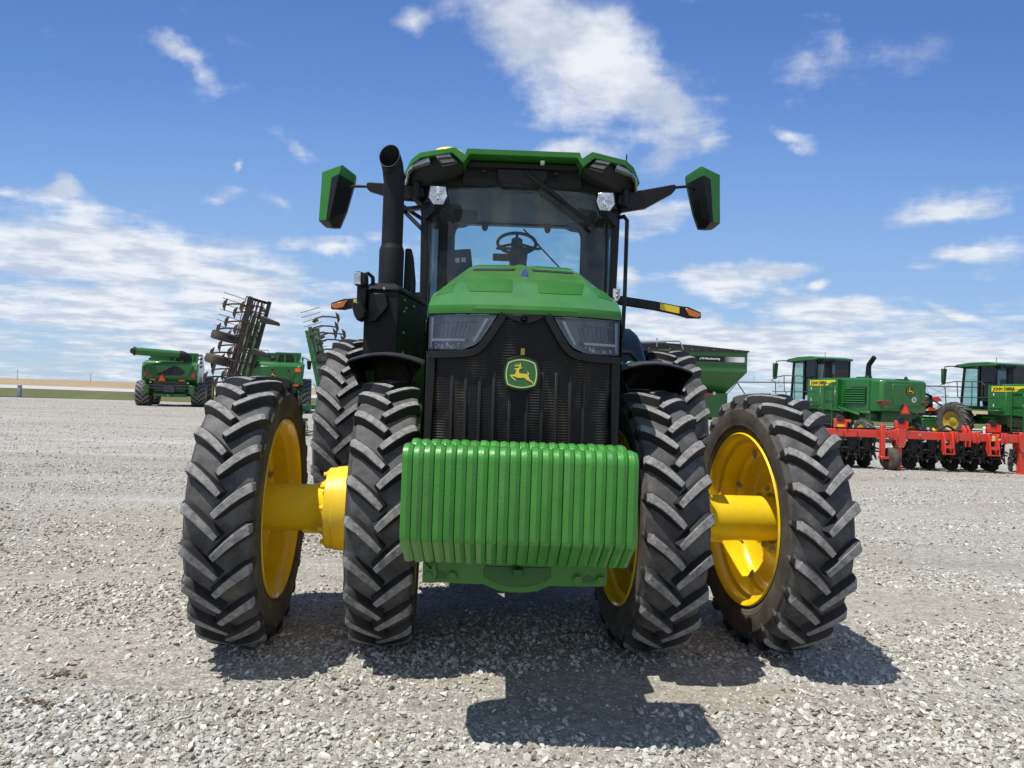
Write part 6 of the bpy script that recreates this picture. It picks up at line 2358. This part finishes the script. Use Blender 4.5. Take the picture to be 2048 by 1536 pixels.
# hoses lying along the beam
for z, a in ((0.945, 0.012), (0.965, 0.02)):
    b = MB()
    b.tube([(x, 0.02 + 0.03 * math.sin(x * 2 + z * 50), z + a * math.sin(x * 3.1 + z * 80)) for x in np.linspace(-1.2, 5.8, 50)], 0.016, 6)
    b.build('hydraulic_hose', 'black', bar, smooth=60)
b = MB()
b.tube([(1.0 + 0.30 * t_, 0.0, 0.98 + 0.09 * math.sin(t_ * 3)) for t_ in np.linspace(0, 2, 14)], 0.03, 8)
b.build('hose_bundle', 'black_matt', bar, smooth=60)
b = MB()
b.cyl((2.02, 0, 0.93), (2.02, 0, 1.03), 0.03, 10)
b.ball((2.02, 0, 1.05), 0.04, 10)
b.build('white_cap', 'white', bar)
# row units
first = None
for i, x in enumerate((-1.50, -1.02, -0.66, 0.42, 0.86, 1.40, 1.86, 2.34, 3.25, 3.75, 4.3, 4.9)):
    if first is None:
        rr_ = random.Random(5)
        b = MB()
        b.bx(-0.10, 0.10, 0.02, 0.16, 0.50, 0.80)
        for dx in (-0.13, 0.13):
            b.bar((dx, -0.02, 0.74), (dx, 0.05, 0.34), 0.03, 0.04)
            b.bar((dx, 0.0, 0.50), (dx, 0.55, 0.36), 0.025, 0.05)
            b.bar((dx, 0.0, 0.66), (dx, 0.55, 0.52), 0.025, 0.05)
        b.bx(-0.14, 0.14, 0.45, 0.75, 0.22, 0.55)
        b.bx(-0.06, 0.06, 0.1, 0.5, 0.52, 0.62)
        for k in range(22):
            b.bar((rr_.uniform(-0.26, 0.26), rr_.uniform(-0.1, 0.6), rr_.uniform(0.45, 0.76)), (rr_.uniform(-0.28, 0.28), rr_.uniform(-0.1, 0.6), rr_.uniform(0.15, 0.5)), 0.03, 0.035)
        first = u = b.build('row_unit', 'dirt_black', bar, bevel=0.006)
        for dx, dy, r, dz in ((0.02, 0.30, 0.27, 0.27), (-0.19, 0.62, 0.22, 0.22), (0.19, 0.66, 0.22, 0.22)):
            b = MB()
            nn = 30
            rim_ = [(0.012 * math.sin(k * 2.1), r * (1 + 0.05 * math.sin(k * 2.5)) * math.cos(2 * PI * k / nn), r * (1 + 0.05 * math.sin(k * 2.5)) * math.sin(2 * PI * k / nn)) for k in range(nn)]
            b.loft([[(p[0] - 0.012, p[1], p[2]) for p in rim_], [(p[0] + 0.012, p[1], p[2]) for p in rim_]])
            b.cyl((-0.05, 0, 0), (0.05, 0, 0), 0.07, 12)
            d = b.build('coulter_disc', 'coulter', u, smooth=40) if 'coulter' in M else b.build('coulter_disc', 'dirt_black', u, smooth=40)
            d.location = (dx, dy, dz)
            d.rotation_euler.z = rad(-22 if dx < 0 else 22 if dx > 0.1 else 14)
        b = MB()
        b.cyl((-0.06, 0.15, 0.36), (-0.02, -0.02, 0.66), 0.022, 8)
        b.bx(-0.12, 0.14, -0.05, -0.03, 0.33, 0.35)
        b.bx(-0.13, -0.115, -0.05, -0.03, 0.34, 0.46)
        b.bx(0.125, 0.14, -0.05, -0.03, 0.34, 0.46)
        b.build('u_bolt', 'dirt_black', u)
        for dx in (-0.09, 0.09):
            b = MB()
            b.bar((dx, -0.075, 0.40), (dx, -0.075, 0.735), 0.03, 0.03)
            b.build('unit_strut', 'black', u)
    else:
        u = copy_tree(first, bar)
    u.location = (x, 0, 0)

# ---- planter parked behind, between the windrowers
pl_ = thing('planter', 'dark green planter with black seed hoses and orange reflectors between two windrowers', 'planter', (21.2, 36.5, 0), rad(6))
b = MB()
b.bx(-3.0, 2.2, -0.1, 0.1, 0.85, 1.05)
b.bx(-3.0, 2.2, 0.9, 1.1, 0.85, 1.05)
b.prism([(-0.6, 0.5), (-0.4, 0.95), (0.7, 0.95), (1.3, 0.5)], 'y', -0.5, -0.2)
b.bx(-0.2, 0.1, 0.2, 0.5, 0.9, 1.6)
b.build('frame', 'green_far', pl_, bevel=0.02)
b = MB()
b.tube([(-0.15, 0.0, 1.1), (-0.25, 0, 1.8), (0.0, 0, 2.25), (0.35, 0, 2.1), (0.4, 0, 1.5), (0.3, 0, 1.1)], 0.09, 8)
b.tube([(-0.05, -0.1, 1.1), (-0.1, -0.1, 1.7), (0.1, -0.1, 2.0), (0.3, -0.1, 1.7), (0.25, -0.1, 1.1)], 0.09, 8)
b.ball((0.1, 0.1, 1.75), 0.34, 12)
b.build('seed_tower', 'black_matt', pl_, smooth=60)
for x, z, m_ in ((-0.55, 1.75, 'white'), (1.15, 1.55, 'white'), (1.75, 1.45, 'white')):
    b = MB()
    b.bx(x - 0.22, x + 0.22, 0.3, 0.8, z - 0.2, z + 0.25)
    b.build('seed_hopper', m_, pl_, bevel=0.08, seg=3)
for x, z in ((0.05, 1.42), (0.55, 0.88)):
    b = MB()
    b.bx(x - 0.18, x + 0.18, -0.55, -0.5, z - 0.06, z + 0.10)
    b.build('orange_reflector', 'orange', pl_)
b = MB()
b.bx(0.3, 1.5, 0.0, 0.4, 1.1, 1.35)
b.bx(-1.4, -0.4, 0.0, 0.4, 1.05, 1.3)
b.tube([(0.4, -0.1, 1.3), (0.9, -0.1, 1.5), (1.6, 0, 1.25)], 0.05, 6)
b.build('row_meters', 'dirt_black', pl_, bevel=0.03)
b = MB()
b.bar((0.4, 0, 1.95), (1.2, 0.1, 1.55), 0.06, 0.06)
b.bar((1.0, 0, 1.05), (1.9, 0, 1.75), 0.06, 0.06)
b.build('marker_arm', 'green_far', pl_)
b = MB()
b.prism([(1.20, 1.95), (1.45, 2.12), (1.75, 2.12), (1.95, 1.90), (1.6, 1.82)], 'y', 1.2, 1.6)
b.build('red_lid', 'red', pl_, bevel=0.03)
far_wheel(pl_, 'transport_wheel', -0.8, 0.5, 0.5, 0.35, 0.26, 14, 1, lh=0.03)
far_wheel(pl_, 'transport_wheel', 1.2, 0.5, 0.5, 0.35, 0.26, 14, 1, lh=0.03)

# ---- irrigation pivot far behind
piv = thing('irrigation_pivot', 'long grey irrigation pivot pipe with hanging trusses far behind the windrowers', 'irrigation pivot', (28, 94, 0), 0)


def pz(x):
    return 4.12 + 0.010 * x + 0.10 * math.sin(x * 0.09)


b = MB()
b.tube([(x, 0, pz(x)) for x in np.linspace(-1, 62, 40)], 0.11, 8)
b.build('pipe', 'galv', piv)
for x0 in (7.0, 26.8, 46.0):
    wd, dp = (3.0, 1.45) if x0 > 20 else (0.95, 0.62)
    b = MB()
    a0, a1 = Vector((x0, 0, pz(x0))), Vector((x0 + wd, 0, pz(x0 + wd)))
    c0, c1 = a0 + Vector((0.22, -0.5, -dp)), a1 + Vector((-0.25, -0.5, -dp + 0.15))
    for p, q in ((a0, c0), (a1, c1), (c0, c1), (a0, c1), (a1, c0)):
        b.bar(p, q, 0.05, 0.05)
    b.build('truss', 'galv', piv)
for x in (4.0, 7.3, 13, 19, 26.8, 29.8, 36, 41, 46):
    b = MB()
    b.cyl((x, 0, pz(x)), (x, 0, pz(x) + (0.75 if x == 4.0 else 0.45)), 0.03, 6)
    b.build('sprinkler_riser', 'galv', piv)
for x in (1.8, 44.0):
    b = MB()
    b.bar((x, 0, pz(x) - 0.1), (x - 2.6, 0.6, 0.7), 0.12, 0.12)
    b.bar((x, 0, pz(x) - 0.1), (x + 2.6, 0.6, 0.7), 0.12, 0.12)
    b.bar((x - 2.6, 0.6, 0.6), (x + 2.6, 0.6, 0.6), 0.14, 0.14)
    for s in (-1, 1):
        b.lathe([(-0.15, 0.55), (0.15, 0.55), (0.15, 0.3), (-0.15, 0.3), (-0.15, 0.55)], 'y', (x + s * 2.5, 0.6, 0.55), 20)
    b.build('tower', 'galv', piv)

# ---- bare trees on the horizon
M['bark'] = surf('grey_bark', (0.20, 0.17, 0.145), 0.95, var=0.3)
M['twig'] = surf('bare_twigs', (0.245, 0.205, 0.175), 0.95, var=0.3, vscale=0.6)


def bare_tree(label, loc, h, wd, seed):
    r = random.Random(seed)
    t = thing('bare_tree', label, 'tree', loc, r.uniform(0, 6), 'bare trees on the horizon')
    b = MB()
    b.tube([(0, 0, 0), (0.1, 0, h * 0.2), (0.05, 0.1, h * 0.42)], [h * 0.03, h * 0.024, h * 0.018], 7)
    tips = []
    for k in range(9):
        a = k * 2.4 + r.uniform(-0.3, 0.3)
        z0 = h * r.uniform(0.18, 0.42)
        e = Vector((math.cos(a) * wd * r.uniform(0.25, 0.46), math.sin(a) * wd * r.uniform(0.25, 0.46), h * r.uniform(0.5, 0.85)))
        m_ = Vector((e.x * 0.4, e.y * 0.4, z0 + (e.z - z0) * 0.5))
        b.tube([(0, 0, z0), m_, e], [h * 0.014, h * 0.010, h * 0.004], 5)
        tips += [m_, e, (m_ + e) / 2]
    b.build('trunk', 'bark', t)
    b = MB()
    for p in tips:
        for k in range(34):
            d = Vector((r.gauss(0, 1), r.gauss(0, 1), r.gauss(0.5, 0.8))).normalized()
            q0 = p + Vector((r.gauss(0, 0.04), r.gauss(0, 0.04), r.gauss(0, 0.04))) * h
            L = h * r.uniform(0.06, 0.16)
            s = d.cross(Vector((0.3, 0.2, 1))).normalized() * h * 0.0028
            q1 = q0 + d * L
            b.add([q0 - s, q0 + s, q1], [(0, 1, 2)])
    b.build('crown', 'twig', t, smooth=0, recalc=False)
    return t


for i, (x, y, h, wd, lb) in enumerate((
        (236, 395, 6.6, 6.5, 'small bare grey tree on the horizon nearest the first windrower'),
        (246.5, 402, 6.0, 7.0, 'low bare tree standing left of the broad bare tree on the horizon'),
        (252.5, 398, 7.0, 8.5, 'broad bare brownish tree on the horizon, behind the drive wheel'),
        (259.5, 400, 6.4, 7.5, 'bare tree on the horizon beside the cab steps of the cut-off windrower'),
        (-118, 400, 6.2, 7.0, 'bare tree on the horizon seen between the left front and rear tyres'),
        (-111, 402, 5.4, 6.0, 'smaller bare tree on the horizon between the left front and rear tyres'))):
    bare_tree(lb, (x, y, 0), h, wd, 20 + i)

# ---- poles at the field edge, utility post
for x, h, lb in ((-418, 8.6, 'thin utility pole on the left horizon, nearest the edge of the photo'), (-356, 7.4, 'thin utility pole on the horizon, between the edge pole and the combine')):
    t = thing('utility_pole', lb, 'utility pole', (x, 600, 0), 0, 'utility poles beyond the field')
    b = MB()
    b.cyl((0, 0, 0), (0, 0, h), 0.20, 8, r2=0.15)
    b.build('pole', 'bark', t)
    b = MB()
    b.bx(-1.1, 1.1, -0.08, 0.08, h - 0.9, h - 0.65)
    b.build('crossarm', 'bark', t)
post = thing('utility_pedestal', 'short pale grey utility post standing at the edge of the gravel', 'post', (-38.3, 55.3, 0), rad(12))
b = MB()
b.bx(-0.12, 0.12, -0.12, 0.12, 0, 0.86)
pb = b.build('post_body', 'pedestal', post, bevel=0.02) if 'pedestal' in M else b.build('post_body', 'galv', post, bevel=0.02)
b = MB()
b.prism([(-0.14, 0.86), (0.14, 0.86), (0.10, 0.95), (-0.10, 0.95)], 'y', -0.14, 0.14)
b.build('post_cap', 'galv', post, bevel=0.015)

# dry leaf litter caught between the stones
M['litter'] = surf('dry_brown_litter', (0.075, 0.045, 0.025), 0.9, var=0.4, vscale=30)
b = MB()
r_ = random.Random(3)
for cx, cy, k in ((-2.18, 3.55, 26), (-2.08, 3.22, 30), (-1.12, 3.20, 12), (0.9, 3.05, 6), (-0.2, 4.5, 10), (2.35, 5.2, 10)):
    for _ in range(k):
        p = Vector((cx + r_.gauss(0, 0.05), cy + r_.gauss(0, 0.022), 0.012 + r_.random() * 0.012))
        a = r_.uniform(0, 6.3)
        L = r_.uniform(0.012, 0.034)
        d = Vector((math.cos(a), math.sin(a), r_.uniform(-0.25, 0.4)))
        e = Vector((-math.sin(a), math.cos(a), r_.uniform(-0.5, 0.5))) * 0.3
        b.add([p - d * L * 0.5, p + e * L, p + d * L * 0.6, p - e * L], [(0, 1, 2), (0, 2, 3)])
tag(b.build('leaf_litter', 'litter', smooth=0, recalc=False), 'dry brown plant litter lying in clumps among the gravel', 'plant litter', kind='stuff')
